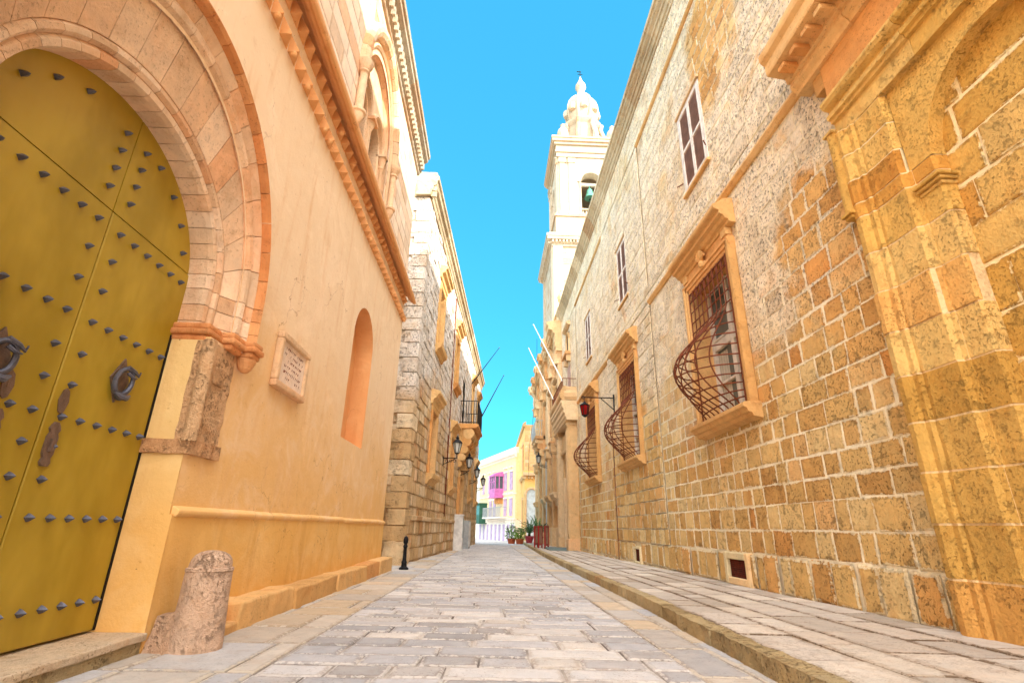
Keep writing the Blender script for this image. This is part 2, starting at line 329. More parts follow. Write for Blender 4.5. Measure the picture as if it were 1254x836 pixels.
    def blocks(s, T, s0, s1, z0, z1, h=(.28, .34), w=(.32, .6), gap=.014, d=(.004, .016), holes=(), jit=.006, ch=.012, slope=0.0, pil=.003):
        """coursed ashlar: every block its own chamfered, slightly crooked face"""
        z = z0; course = 0
        while z < z1-.02:
            hh = min(rnd.uniform(*h), z1-z)
            if z1-z-hh < .1: hh = z1-z
            ivs = [(s0, s1)]
            for a, b, e, f in holes:
                if e < z+hh-.03 and f > z+.03:
                    ivs = [q for iv in ivs for q in ((iv[0], min(iv[1], a)), (max(iv[0], b), iv[1])) if q[1]-q[0] > .05]
            for a, b in ivs:
                x = a
                while x < b-.01:
                    ww = rnd.uniform(*w)
                    if x == a: ww *= rnd.uniform(.4, 1.0)
                    if b-x-ww < .15: ww = b-x
                    g = gap*rnd.uniform(.3, .8); j = lambda: rnd.uniform(-jit, jit)
                    q = [(x+g, z+g), (x+ww-g, z+g), (x+ww-g, z+hh-g), (x+g, z+hh-g)]
                    o = [(p[0]+j(), p[1]+j()) for p in q]; D = rnd.uniform(*d); c_ = ch*rnd.uniform(.7, 1.6)
                    cx, cz = x+ww/2, z+hh/2
                    inn = [(p[0]+(c_ if p[0] < cx else -c_), p[1]+(c_ if p[1] < cz else -c_)) for p in o]
                    S = lambda p: p[1]+slope*p[0]
                    P = [T(p[0], S(p), D-.02) for p in o]+[T(p[0], S(p), D-c_*.5) for p in o]+[T(p[0], S(p), D+rnd.uniform(-.002, .002)) for p in inn]
                    ew = min(.05, ww*.3, hh*.3); bul = rnd.uniform(0, pil)
                    P += [T(p[0]+(ew if p[0] < cx else -ew), S(p)+(ew if p[1] < cz else -ew), D+bul) for p in inn]
                    i0 = len(s.v)
                    for q_ in range(12): s.e[i0+q_] = 1.0
                    s.mesh(P, [(i+4*r_, (i+1) % 4+4*r_, (i+1) % 4+4+4*r_, i+4+4*r_) for r_ in range(3) for i in range(4)]+[(12, 13, 14, 15)])
                    x += ww
            z += hh; course += 1
    def build(s, name, mats, parent=None, smooth=False, bevel=0.):
        me = bpy.data.meshes.new(name); me.from_pydata(s.v, [], s.f)
        for m in (mats if isinstance(mats, (list, tuple)) else [mats]): me.materials.append(M[m])
        me.polygons.foreach_set('material_index', s.m)
        at = me.attributes.new('tint', 'FLOAT_VECTOR', 'FACE'); at.data.foreach_set('vector', [x for t in s.t for x in t[:3]])
        if s.e:
            ea = me.attributes.new('edge', 'FLOAT', 'POINT'); ea.data.foreach_set('value', [s.e.get(i, 0.) for i in range(len(s.v))])
        if smooth: me.polygons.foreach_set('use_smooth', [True]*len(s.f))
        me.update()
        o = bpy.data.objects.new(name, me); col.objects.link(o)
        if bevel:
            b = o.modifiers.new('bevel', 'BEVEL'); b.width = bevel; b.segments = 2; b.limit_method = 'ANGLE'
        if smooth and hasattr(me, 'set_sharp_from_angle'): me.set_sharp_from_angle(angle=R_(38))
        if parent: join(o, parent)
        return o
def origin(o):
    v = Vector()
    while o is not None: v += o.location; o = o.parent
    return v
def join(o, p):
    w = o.location.copy(); o.parent = p; o.location = w-origin(p)          # no object in a chain is rotated unless it is top-level
def thing(name, label, cat, loc, group=None):
    o = bpy.data.objects.new(name, None); col.objects.link(o); o.location = loc; o.empty_display_size = .2
    return tag(o, label, cat, group)
def tag(o, label, cat, group=None):
    o['label'] = label; o['category'] = cat
    if group: o['group'] = group
    return o
def structure(o): o['kind'] = 'structure'; return o
def dup(o, parent, off):
    c = o.copy(); col.objects.link(c); c.parent = parent
    if off is not None: c.location = o.location+Vector(off)
    for ch in list(o.children): dup(ch, c, None)
    return c
def rough_up(o, amt, scale, seed=0):
    me = o.data; s3 = Vector((seed*7.3, seed*3.1, seed))
    for v in me.vertices:
        p = v.co*scale+s3
        v.co += Vector((noise.noise(p), noise.noise(p+Vector((31, 7, 3))), noise.noise(p+Vector((5, 57, 13)))))*amt
    me.update()
def grid_box(mb, T, s0, s1, z0, z1, d0, d1, step):
    """box whose visible faces are subdivided so it can be roughened"""
    ns, nz, nd = max(1, round((s1-s0)/step)), max(1, round((z1-z0)/step)), max(1, round((d1-d0)/step))
    idx = {}; P = []; F = []
    def V(i, j, k):
        if (i, j, k) not in idx: idx[(i, j, k)] = len(P); P.append(T(s0+(s1-s0)*i/ns, z0+(z1-z0)*j/nz, d0+(d1-d0)*k/nd))
        return idx[(i, j, k)]
    for i in range(ns):
        for j in range(nz):
            F.append((V(i, j, nd), V(i+1, j, nd), V(i+1, j+1, nd), V(i, j+1, nd))); F.append((V(i, j, 0), V(i, j+1, 0), V(i+1, j+1, 0), V(i+1, j, 0)))
        for k in range(nd):
            F.append((V(i, nz, k), V(i, nz, k+1), V(i+1, nz, k+1), V(i+1, nz, k))); F.append((V(i, 0, k), V(i+1, 0, k), V(i+1, 0, k+1), V(i, 0, k+1)))
    for j in range(nz):
        for k in range(nd):
            F.append((V(0, j, k), V(0, j, k+1), V(0, j+1, k+1), V(0, j+1, k))); F.append((V(ns, j, k), V(ns, j+1, k), V(ns, j+1, k+1), V(ns, j, k+1)))
    mb.mesh(P, F)

def frame(x0, y0, ang, side):
    """wall coordinates: s along the wall (ang from +Y towards +X), z up, d out of the wall (side +1: to the right of s)"""
    ca, sa = math.cos(ang), math.sin(ang)
    def T(s, z, d): return (x0+sa*s+ca*d*side, y0+ca*s-sa*d*side, z)
    return T
TL = lambda s, z, d: (-2.2+d, s, z)
TR = lambda s, z, d: (3.8-d, s, z)
def gz(x, y): return -.008*(min(y, 70)-9)-.010*x

# ------------------------------------------------------------------ ground, road, pavement
KERB = ((-8, 1.55), (3.3, 1.69), (6.5, 1.80), (12, 1.83), (20, 1.95), (30, 2.2), (46, 2.6), (60, 2.7))
def kx(y):
    for (a, b), (c, d) in zip(KERB, KERB[1:]):
        if y <= c: return b+(d-b)*(max(y, a)-a)/(c-a)
    return KERB[-1][1]
gzc = lambda x, y: gz(max(-6, min(6, x)), max(-12, y))
g = MB(); xs = (-600, -60, -6, 6, 60, 600); ys = (-600, -60, -12, 9, 70, 200, 1200)
for a, b in zip(xs, xs[1:]):
    for c, d in zip(ys, ys[1:]): g.poly([(x, y, gzc(x, y)-.05) for x, y in ((a, c), (b, c), (b, d), (a, d))])
structure(g.build('ground', 'earth'))
g = MB(); TG = lambda s, z, d: (s, z, gzc(s, z)+d)
g.cm = 0; g.ct = (.5, 0, .5)
for i in range(-6, 68, 2): g.poly([TG(x, y, -.006) for x, y in ((-7 if i > 35 else -2.6, i), (3.0, i), (3.0, i+2), (-7 if i > 35 else -2.6, i+2))])
g.ct = None; g.cm = 1
g.blocks(TG, -1.30, 1.28, -5, 36, h=(.19, .29), w=(.30, .72), gap=.017, d=(.0, .007), jit=.007, ch=.010)
g.blocks(TG, -7, 2.7, 36, 66, h=(.4, .5), w=(.6, 1.2), gap=.016, d=(.0, .007), jit=.007, ch=.010)
g.cm = 2
g.blocks(TG, 1.28, 1.62, -5, 10, h=(.5, .9), w=(.6, .9), gap=.014, d=(.0, .006), jit=.006, ch=.010)
g.blocks(TG, 1.28, 2.3, 10, 36, h=(.5, .9), w=(.5, .9), gap=.014, d=(.0, .006), jit=.006, ch=.010)
g.blocks(TG, 1.62, 2.0, -5, 10, h=(.5, .9), w=(.6, .9), gap=.010, d=(.0, .005), jit=.006, ch=.010)
g.blocks(TG, -2.4, -1.30, -5, 36, h=(.4, .8), w=(.45, .6), gap=.014, d=(.0, .006), jit=.006, ch=.010)
structure(g.build('road', ['grout', 'paver', 'paver_warm']))

g = MB()
TP = lambda s, z, d: (kx(s)+.13+z*(4.1-kx(s)-.13), s, gz(kx(s)+.13+z*(4.1-kx(s)-.13), s)+.118+d)
g.cm = 0; g.ct = (.5, 0, .5)
for i in range(-6, 50): g.poly([TP(i, 0, -.006), TP(i+1, 0, -.006), TP(i+1, 1, -.006), TP(i, 1, -.006)])
g.ct = None; g.cm = 1
g.blocks(TP, -6, 50, 0, 1, h=(.12, .22), w=(.35, 1.0), gap=.006, d=(0, .007), jit=.004, ch=.005)
structure(g.build('pavement', ['slabjoint', 'slab']))
g = MB(); y = -6.
while y < 50:
    l = rnd.uniform(.45, .85); st = .05 if 2 < y < 9 else .09 if y < 16 else .3
    grid_box(g, lambda s, z, d: (kx(s)+d, s, gz(kx(s), s)+z), y+.006, y+l-.006, -.03, .122+rnd.uniform(-.004, .006), -.01+rnd.uniform(-.006, .01), .135, st)
    y += l
k_ = structure(g.build('kerb', 'kerb')); rough_up(k_, .011, 9)

# ------------------------------------------------------------------ palace with the plastered ground floor, on the left
P1 = thing('palace', 'peach plastered palace with sawtooth moulding, big arched olive door and twin arched window', 'building', (-2.2, 6, 0))
YC, ZC, YD = 2.81, 2.62, 2.9                                  # arch centre; meeting line of the door leaves
E1 = 11.15
w = MB()
w.field(TL, -7, E1, .9, 6.1, [(1.60, 4.02, 2.2, 4.1), (1.85, 3.77, -1, 2.2), (7.45, 8.72, 2.05, 4.30)])
w.archfill(TL, YC, ZC, 1.21, (1.60, 4.02, 2.2, 4.1), ry=1.15)
w.archfill(TL, 8.085, 3.665, .635, (7.45, 8.72, 2.05, 4.30))
for a, b in ((E1, -7),): pass
w.poly([TL(E1, -.3, 0), TL(E1, -.3, -7), TL(E1, 9.9, -7), TL(E1, 9.9, 0)])
w.poly([TL(-7, -.3, 0), TL(-7, -.3, -7), TL(-7, 9.9, -7), TL(-7, 9.9, 0)])
w.poly([TL(-7, 9.95, 0), TL(E1, 9.95, 0), TL(E1, 9.95, -7), TL(-7, 9.95, -7)])
w.poly([TL(-7, -.3, -7), TL(E1, -.3, -7), TL(E1, 9.9, -7), TL(-7, 9.9, -7)])
w.build('wall', 'plaster', P1)
w = MB(); w.field(TL, -7, E1, -.3, .9, [(1.85, 3.77, -1, 2)], d=.02)
w.poly([TL(E1+.004, -.3, .02), TL(E1+.004, -.3, -6), TL(E1+.004, .9, -6), TL(E1+.004, .9, .02)])
w.build('lower_wall', 'plaster_low', P1)
for q in ((3.765, 4.02), (1.60, 1.855)):
    w = MB(); w.box(TL, *q, .9, 2.2, -.36, -.003); w.box(TL, *q, -.3, .9, -.36, .017)
    w.build('door_jamb', 'plaster_jamb', P1)
w = MB(); w.archfill(TL, 8.085, 3.665, .634, (7.45, 8.72, 2.05, 4.30), d=-.002, soffit=-.30); w.poly([TL(7.3, 2, -.30), TL(8.9, 2, -.30), TL(8.9, 4.4, -.30), TL(7.3, 4.4, -.30)])
w.build('niche', 'saw', P1)
# string course, broken and patched
w = MB(); s_ = 3.78
while s_ < E1:
    l = rnd.uniform(.7, 1.9); e = min(E1+.02, s_+l); r = rnd.uniform(.026, .034); zz = .912+rnd.uniform(-.006, .006)
    w.sweep(TL, [(-.02, zz-.035), (r*.9, zz-.032), (r*1.5, zz-.012), (r*1.5, zz+.012), (r*.8, zz+.03), (-.02, zz+.05)], s_, e); s_ = e-.004
w.build('string_course', 'plaster', P1, bevel=.008)
# ledge along the foot of the wall
w = MB(); s_ = 4.62
while s_ < E1-.1:
    l = min(rnd.uniform(.7, 1.5), E1+.05-s_); l = E1+.05-s_ if E1+.05-s_-l < .4 else l
    grid_box(w, lambda s, z, d: TL(s, z, d), s_, s_+l-.004, -.1, .25+rnd.uniform(-.012, .012), -.02, .25+rnd.uniform(-.015, .02), .07); s_ += l
grid_box(w, TL, 4.25, 4.63, -.1, .12, -.02, .24, .06)
o = w.build('ledge', 'trim', P1, smooth=True, bevel=.02); rough_up(o, .018, 5, 1)

# the door surround: receding arch rings, the voussoirs longer towards the crown
def RYF(r):
    P = ((.9, .87), (1.115, .90), (1.225, 1.17), (1.3, 1.18), (1.5, 1.185))
    for (a, e), (b_, f) in zip(P, P[1:]):
        if r <= b_: return e+(f-e)*max(0, r-a)/(b_-a)
    return P[-1][1]
w = MB(); w.arch(TL, YC, ZC, [(1.540, -.30), (1.060, -.30), (1.060, -.17), (1.110, -.14), (1.220, -.06)], 2.2, 40, ry=RYF); w.build('arch_backing', 'joint', P1)
w = MB(); w.arch(TL, YC, ZC, [(0.975, -.36), (0.975, -.16), (0.985, -.125), (1.020, -.115), (1.045, -.135), (1.050, -.36)], 2.2, 60, ry=RYF, vous=22, legcuts=3)
w.arch(TL, YC, ZC, [(1.045, -.3), (1.045, -.128), (1.062, -.098), (1.090, -.095), (1.112, -.115), (1.115, -.3)], 2.2, 60, ry=RYF, vous=17, legcuts=3)
w.arch(TL, YC, ZC, [(1.110, -.28), (1.110, -.10), (1.215, -.022), (1.230, -.02), (1.230, -.28)], 2.2, 60, ry=RYF, vous=15, legcuts=3)
w.build('arch_voussoirs', 'arch', P1)
w = MB(); w.arch(TL, YC, ZC, [(1.220, -.2), (1.220, -.01), (1.235, .03), (1.265, .04), (1.290, .025), (1.295, -.2)], 2.2, 60, ry=RYF, vous=15, legcuts=3)
w.arch(TL, YC, ZC, [(1.290, -.2), (1.290, .012), (1.365, .06), (1.390, .06), (1.390, -.2)], 2.2, 60, ry=RYF, vous=15, legcuts=3)
w.build('arch_band', 'arch', P1)
w = MB(); w.arch(TL, YC, ZC, [(1.375, -.1), (1.375, .06), (1.385, .11), (1.410, .13), (1.435, .115), (1.440, .085), (1.465, .08), (1.485, .06), (1.490, .02), (1.490, -.1)], 2.26, 60, ry=RYF, vous=19, legcuts=3)
w.build('hood_mould', 'arch_red', P1)
for sg in (1, -1):
    w = MB()
    q = lambda a, b: (YC+a, YC+b) if sg > 0 else (YC-b, YC-a)
    for a, b, d in ((.935, 1.15, -.02), (1.14, 1.35, .075), (1.34, 1.52, .155)):
        for zz, hh, ex in ((2.17, .05, -.015), (2.215, .05, .012), (2.265, .05, -.005)):
            w.box(TL, *q(a-ex, b+ex*.5), zz, zz+hh, -.32, d+ex)
    w.lathe(TL(YC+sg*1.44, 2.05, .06), [(.02, .0), (.05, .03), (.075, .09), (.08, .13)], 14)
    w.build('impost', 'arch_red', P1, bevel=.016)
for sg in (1, -1):
    w = MB()
    q = (YC+.945, YC+1.36) if sg > 0 else (YC-1.36, YC-.945)
    grid_box(w, TL, *q, 1.36, 2.17, -.09, .012, .03)
    grid_box(w, TL, q[0]-.015, q[1]+.015, 1.31, 1.41, -.31, .035, .045)
    w.tube([TL(YC+sg*.96, 1.40, .005), TL(YC+sg*.96, 2.17, .005)], .05, 12)
    o = w.build('carved_jamb', 'jamb', P1); rough_up(o, .008, 14, 2)
w = MB(); w.box(TL, YC+1.07, YC+1.22, 1.86, 2.0, .0, .03); w.build('carved_tablet', 'jamb', P1, bevel=.01)

# door
w = MB(); DT = lambda s, z, d: TL(s, z, d)
def disc_quarter(a0, a1):
    n = 20; R = 1.01
    arc = [(YC+R*math.cos(R_(a0+(a1-a0)*i/n)), ZC+.90*R*math.sin(R_(a0+(a1-a0)*i/n))) for i in range(n+1)]
    return arc
zt = 2.735
for sg in (1, -1):
    e = .004
    q = (YD+e, YC+1.02) if sg > 0 else (YC-1.02, YD-e)
    w.box(DT, *q, .2, zt-e, -.37, -.30, ch=.006)
    arc = [p for p in disc_quarter(0, 90)] if sg > 0 else [(2*YC-p[0], p[1]) for p in disc_quarter(0, 90)]
    arc = [(max(p[0], YD+e) if sg > 0 else min(p[0], YD-e), p[1]) for p in arc]
    arc = [p for p in arc if p[1] > zt+e]; ring = [(YC+sg*1.01, zt+e)]+arc+([] if sg > 0 else [(YD-e, ZC+.905)])+[(YD+sg*e, zt+e)]
    n = len(ring); w.mesh([DT(a, b, -.305) for a, b in ring]+[DT(a, b, -.37) for a, b in ring], [tuple(range(n)), tuple(range(2*n-1, n-1, -1))]+[(i, (i+1) % n, (i+1) % n+n, i+n) for i in range(n)])
door = w.build('door', 'door', P1)
w = MB(); w.box(TL, 1.6, 3.95, .1, 3.9, -.5, -.375); w.build('door_backing', 'dark', P1)
w = MB(); w.box(TL, YC+.935, YC+.943, .2, 2.2, -.31, -.292); w.box(TL, YC+.952, YC+.958, .2, 2.2, -.31, -.294); w.build('door_stop', 'iron', P1)
w = MB(); a = .023
w.mesh([(.0, y, z) for y, z in ((-a, 0), (0, -a), (a, 0), (0, a))]+[(.012, y*.9, z*.9) for y, z in ((-a, 0), (0, -a), (a, 0), (0, a))]+[(.026, y*.6, z*.6) for y, z in ((-a, 0), (0, -a), (a, 0), (0, a))]+[(.046, 0, 0)],
       [(i, (i+1) % 4, (i+1) % 4+4, i+4) for i in range(4)]+[(i+4, (i+1) % 4+4, (i+1) % 4+8, i+8) for i in range(4)]+[(i+8, (i+1) % 4+8, 12) for i in range(4)])
stud0 = w.build('stud', 'stud'); first = True
def put_stud(s, z):
    global first
    if first: o = stud0; first = False
    else: o = stud0.copy(); col.objects.link(o); o.parent = None
    o.location = TL(s, z, -.30); join(o, door)
for sg in (1, -1):
    for zz, nn, x0 in ((.38, 7, .10), (.86, 7, .10), (1.41, 7, .10), (2.0, 7, .10), (2.62, 7, .10)):
        for i in range(nn):
            if i*0.138+x0 < (.82 if sg > 0 else .99): put_stud(YD+sg*(x0+i*.138), zz)
    for zz in (1.06, 1.24, 1.60, 1.79, 2.21, 2.42): put_stud(YD+sg*.10, zz)
    for zz in (2.86, 3.0, 3.14, 3.28):
        put_stud(YD+sg*.10, zz)
    for an in (18, 34, 50, 66): put_stud(YC+sg*.86*math.cos(R_(an)), ZC+.73*math.sin(R_(an)))
for sg in (1, -1):
    pz, ps = (1.73, 3.36) if sg > 0 else (1.62, 2.50)
    w = MB(); h_ = .15; q = .085
    w.mesh([TL(ps+a_, pz+b_, -.30+c_) for c_ in (0, .012) for a_, b_ in ((-q, 0), (0, -h_), (q, 0), (0, h_))], [(4, 5, 6, 7)]+[(i, (i+1) % 4, (i+1) % 4+4, i+4) for i in range(4)])
    pl = w.build('pull_plate', 'bronze', door)
    w = MB(); w.tube([TL(ps+.075*math.sin(2*math.pi*i/24), pz-.01+.085*math.cos(2*math.pi*i/24), -.262+.012*math.cos(2*math.pi*i/24)) for i in range(25)], [.013+.006*(1-math.cos(2*math.pi*i/24))/2 for i in range(25)], 8)
    w.lathe(TL(ps, pz-.115, -.262), [(.012, -.02), (.026, -.008), (.03, .006), (.018, .02)], 12)
    w.tube([TL(ps, pz+.07, -.29), TL(ps, pz+.085, -.25), TL(ps+.05, pz+.07, -.24), TL(ps+.085, pz+.05, -.235), TL(ps+.09, pz+.08, -.23)], [.016, .018, .014, .01, .005], 7)
    w.tube([TL(ps-.0, pz+.05, -.25), TL(ps+.03, pz+.03, -.235), TL(ps+.075, pz+.03, -.235)], [.012, .011, .005], 7)
    w.tube([TL(ps-.07, pz-.1, -.25), TL(ps-.03, pz-.115, -.24), TL(ps+.03, pz-.115, -.24), TL(ps+.07, pz-.09, -.25)], [.008, .02, .02, .008], 8)
    w.build('ring_pull', 'stud', door, smooth=True)
    ks = 2.985 if sg > 0 else 2.62; w = MB()
    w.mesh([TL(ks+a_, 1.5+b_, -.30+c_) for c_ in (0, .008) for a_, b_ in ((-.035, 0), (-.02, -.06), (0, -.075), (.02, -.06), (.035, 0), (.02, .06), (0, .075), (-.02, .06))], [tuple(range(8, 16))]+[(i, (i+1) % 8, (i+1) % 8+8, i+8) for i in range(8)])
    w.box(TL, ks-.006, ks+.006, 1.485, 1.512, -.295, -.29)
    w.build('keyhole_plate', 'bronze', door)
    w = MB(); prof = ((.022, 1.13), (.034, 1.15), (.024, 1.175), (.036, 1.2), (.036, 1.29), (.024, 1.315), (.036, 1.335), (.024, 1.36), (.012, 1.375))
    for (a_, z0), (b_, z1) in zip(prof, prof[1:]):
        P = [TL(ks+x, z, -.30+c_) for c_ in (0, .014) for x, z in ((-a_, z0), (a_, z0), (b_, z1), (-b_, z1))]
        w.mesh(P, [(4, 5, 6, 7)]+[(i, (i+1) % 4, (i+1) % 4+4, i+4) for i in range(4)])
    w.box(TL, ks-.012, ks+.012, 1.21, 1.28, -.292, -.272)
    w.build('handle_plate', 'bronze', door)
# sawtooth frieze in two rows under the moulding
w = MB()
for z0, z1, off in ((5.36, 5.62, 0), (5.77, 6.03, .1)):
    s_ = -6.9+off
    while s_ < E1-.15:
        p = .208; dd = .125; j = rnd.uniform(-.008, .008)
        w.mesh([TL(s_, z0+j, -.01), TL(s_, z0+j, dd), TL(s_+p*.96, z0+j, -.01), TL(s_, z1, -.01), TL(s_+p*.5, z1-.04, -.01)], [(0, 1, 3), (0, 2, 1), (1, 2, 4), (1, 4, 3)])
        if rnd.random() < (.3 if z0 < 5.5 else .22):
            w.lathe(TL(s_, z0-.03, .07), [(.004, -.035), (.026, -.025), (.036, 0), (.026, .025), (.004, .035)], 10)
        s_ += p
w.build('sawtooth_frieze', 'saw', P1)
w = MB(); w.sweep(TL, [(-.02, 6.04), (.07, 6.02), (.09, 5.93), (.14, 5.92), (.15, 5.87), (.19, 5.86), (.225, 5.83), (.262, 5.84), (.275, 5.88), (.262, 5.93), (.235, 5.95), (.24, 6.0), (.17, 6.16), (.0, 6.3), (-.02, 6.3)], -7, E1+.03)
w.build('moulding', 'saw', P1, bevel=.008)
w = MB(); w.field(TL, -7, E1, 6.1, 9.7, [(6.26, 8.16, 5.9, 8.9)], d=-.004); w.build('joint_bed', 'pale_joint', P1)
w = MB(); w.blocks(TL, -7, E1, 6.1, 9.7, h=(.27, .32), w=(.45, .75), gap=.004, d=(.0, .003), holes=[(6.26, 8.16, 6.05, 8.9)], jit=.001, ch=.003)
w.build('upper_wall', 'pale_ashlar', P1)
w = MB()
w.sweep(TL, [(-.02, 9.62), (.05, 9.62), (.06, 9.70), (.1, 9.72), (.1, 9.95), (.24, 10.06), (.25, 10.14), (.29, 10.16), (.30, 10.26), (.24, 10.34), (-.4, 10.36), (-.4, 9.62)], -7, E1+.12, cuts=14)
s_ = -6.8
while s_ < E1:
    w.box(TL, s_, s_+.07, 9.74, 9.93, .09, .17); w.box(TL, s_+.035, s_+.1, 9.80, 9.93, .1, .14); s_ += .16
w.build('cornice', 'tower', P1)
# twin arched window
WS = MB(); cw = 7.21
WS.archfill(TL, cw, 7.55, .95, (6.26, 8.16, 6.0, 8.9), ry=1.28)
WS.poly([TL(6.2, 6.0, -.10), TL(8.2, 6.0, -.10), TL(8.2, 6.1, -.10), TL(6.2, 6.1, -.10)])
WS.field(TL, 6.2, 8.2, 6.1, 8.9, [(6.33, 7.13, 6.2, 8.0), (7.29, 8.09, 6.2, 8.0)], d=-.12)
for c in (6.73, 7.69): WS.archfill(TL, c, 7.58, .4, (c-.4, c+.4, 6.2, 8.0), d=-.12, soffit=-.42)
WS.arch(TL, cw, 7.55, [(.98, -.2), (.94, -.115), (.98, -.03), (1.05, -.02), (1.08, -.2)], 6.5, 36, ry=1.28)
for c in (6.73, 7.69):
    WS.arch(TL, c, 7.58, [(.40, -.2), (.395, -.10), (.42, -.07), (.455, -.08), (.47, -.13)], 7.5, 20)
    WS.arch(TL, c, 7.58, [(.33, -.35), (.33, -.17), (.35, -.15), (.39, -.16), (.40, -.35)], 6.2, 20)
twin = WS.build('twin_window', 'window_stone', P1)
w = MB(); w.arch(TL, cw, 7.58, [(1.12, -.05), (1.12, .05), (1.15, .10), (1.21, .135), (1.28, .13), (1.33, .08), (1.35, -.05)], 7.52, 44, ry=1.32, vous=18); w.build('hood_mould', 'window_stone', twin, bevel=.008)
w = MB(); w.arch(TL, cw, 7.56, [(1.02, -.08), (1.02, .02), (1.06, .05), (1.1, .02), (1.13, -.08)], 6.35, 44, ry=1.3); w.build('roll_mould', 'window_stone', twin)
for sg in (1, -1):
    w = MB()
    c = TL(cw+sg*1.235, 6.40, .07)
    w.lathe(c, [(.01, -.02), (.05, .02), (.08, .10), (.085, .16), (.11, .18), (.11, .22), (.07, .25), (.062, .28), (.06, .9), (.062, .94), (.09, .96), (.07, 1.0), (.1, 1.06), (.125, 1.12), (.13, 1.17)], 16)
    w.build('hood_column', 'window_stone', twin, smooth=True)
w = MB(); w.lathe(TL(7.21, 6.1, -.16), [(.10, 0), (.10, .06), (.075, .10), (.062, .14), (.055, .2), (.055, 1.2), (.065, 1.23), (.06, 1.26), (.085, 1.34), (.115, 1.42), (.12, 1.45)], 16); w.box(TL, 7.08, 7.34, 7.54, 7.60, -.30, -.02)
w.build('centre_column', 'window_stone', twin, smooth=True)
for c in (6.30, 8.12, 8.24):
    w = MB(); w.lathe(TL(c, 6.1, -.10), [(.06, 0), (.05, .05), (.042, .1), (.042, 1.15), (.06, 1.18), (.045, 1.22), (.075, 1.34), (.085, 1.42)], 12); w.box(TL, c-.1, c+.1, 7.51, 7.56, -.2, .0)
    w.build('side_column', 'window_stone', twin, smooth=True)
for c in (6.73, 7.69):
    w = MB(); w.box(TL, c-.4, c+.4, 6.15, 8.05, -.46, -.44); pn = w.build('pane', 'dark', twin)
    w = MB()
    w.box(TL, c-.03, c+.03, 6.15, 8.0, -.43, -.38); w.box(TL, c-.4, c-.34, 6.15, 7.7, -.43, -.37); w.box(TL, c+.34, c+.4, 6.15, 7.7, -.43, -.37)
    for zz in (6.6, 7.05, 7.5): w.box(TL, c-.4, c+.4, zz-.02, zz+.02, -.43, -.39)
    w.build('casement', 'shutter', twin)
w = MB(); w.sweep(TL, [(-.4, 6.2), (-.0, 6.14), (.05, 6.1), (.05, 6.04), (-.4, 6.0)], 6.1, 8.35); w.build('sill', 'window_stone', twin)

# ------------------------------------------------------------------ things standing at or hanging on the left palace
t = thing('wall_plaque', 'square marble plaque with faded inscription hung on peach wall beside the olive door', 'plaque', TL(5.27, 2.13, 0))
w = MB()
w.box(TL, 4.87, 5.68, 2.12, 2.19, 0, .075); w.box(TL, 4.87, 5.68, 2.62, 2.69, 0, .075); w.box(TL, 4.87, 4.94, 2.19, 2.62, 0, .07); w.box(TL, 5.61, 5.68, 2.19, 2.62, 0, .07)
w.build('frame', 'plaque_frame', t, bevel=.015)
w = MB(); w.box(TL, 4.935, 5.615, 2.185, 2.625, 0, .04); slab = w.build('slab', 'marble', t)
w = MB()
for i, zz in enumerate((2.56, 2.50, 2.44, 2.38, 2.32, 2.26)):
    s_ = 4.99+rnd.uniform(0, .08)
    while s_ < 5.54:
        if rnd.random() < .72:
            l = rnd.uniform(.012, .03); hh = rnd.uniform(.018, .032)
            w.box(TL, s_, s_+.006, zz-hh/2, zz+hh/2, .039, .0412); w.box(TL, s_+.006, s_+l, zz+rnd.uniform(-.012, .012), zz+.015, .039, .0411)
        s_ += rnd.uniform(.03, .05)
w.build('inscription', 'letter', slab)

t = MB(); bx, by = -1.93, 3.92; bz = gz(bx, by)
n = 28; prof = [(.170, -.05), (.165, .05), (.158, .16), (.151, .3), (.144, .44), (.143, .475), (.149, .482), (.148, .498), (.134, .504), (.132, .53), (.124, .556), (.106, .58), (.075, .598), (.035, .607), (.005, .608)]
t.lathe((bx, by, bz), [p for a, b in zip(prof, prof[1:]) for p in (a, ((a[0]+b[0])/2, (a[1]+b[1])/2))]+[prof[-1]], n, t=(.6, .1, .3))
o = t.build('stone_bollard', 'bollard', smooth=True); rough_up(o, .005, 9, 3); tag(o, 'short round topped pink stone bollard at the foot of the ochre wall', 'bollard')
t = MB(); grid_box(t, lambda a, z, d: (bx-.15+d*(1-z*1.6), by+.02+a*(1-z*1.4), bz+z), -.16, .14, -.06, .22, -.12, .08, .035)
f = t.build('base_stone', 'bollard', o, smooth=True); rough_up(f, .016, 9, 5)

t = thing('door_step', 'worn grey stone doorstep under the olive double door', 'step', (-2.33, 2.85, .06))
w = MB(); grid_box(w, TL, 1.7, 3.755, -.05, .14, -.40, .015, .06); o = w.build('riser', 'kerb', t); rough_up(o, .006, 10, 1)
w = MB(); grid_box(w, TL, 1.68, 3.775, .14, .185, -.40, .035, .06); o = w.build('tread', 'step', t, bevel=.008); rough_up(o, .004, 6, 2)

t = MB(); x, y = -1.77, 11.6; z = gz(x, y)
t.lathe((x, y, z), [(.10, -.02), (.10, .035), (.06, .06), (.052, .12), (.06, .14), (.042, .18), (.036, .42), (.052, .45), (.036, .48), (.034, .5), (.05, .52), (.052, .58), (.038, .63), (.01, .655)], 16)
tag(t.build('iron_bollard', 'iron', smooth=True), 'slim black iron bollard near the rubble stone house corner', 'bollard')

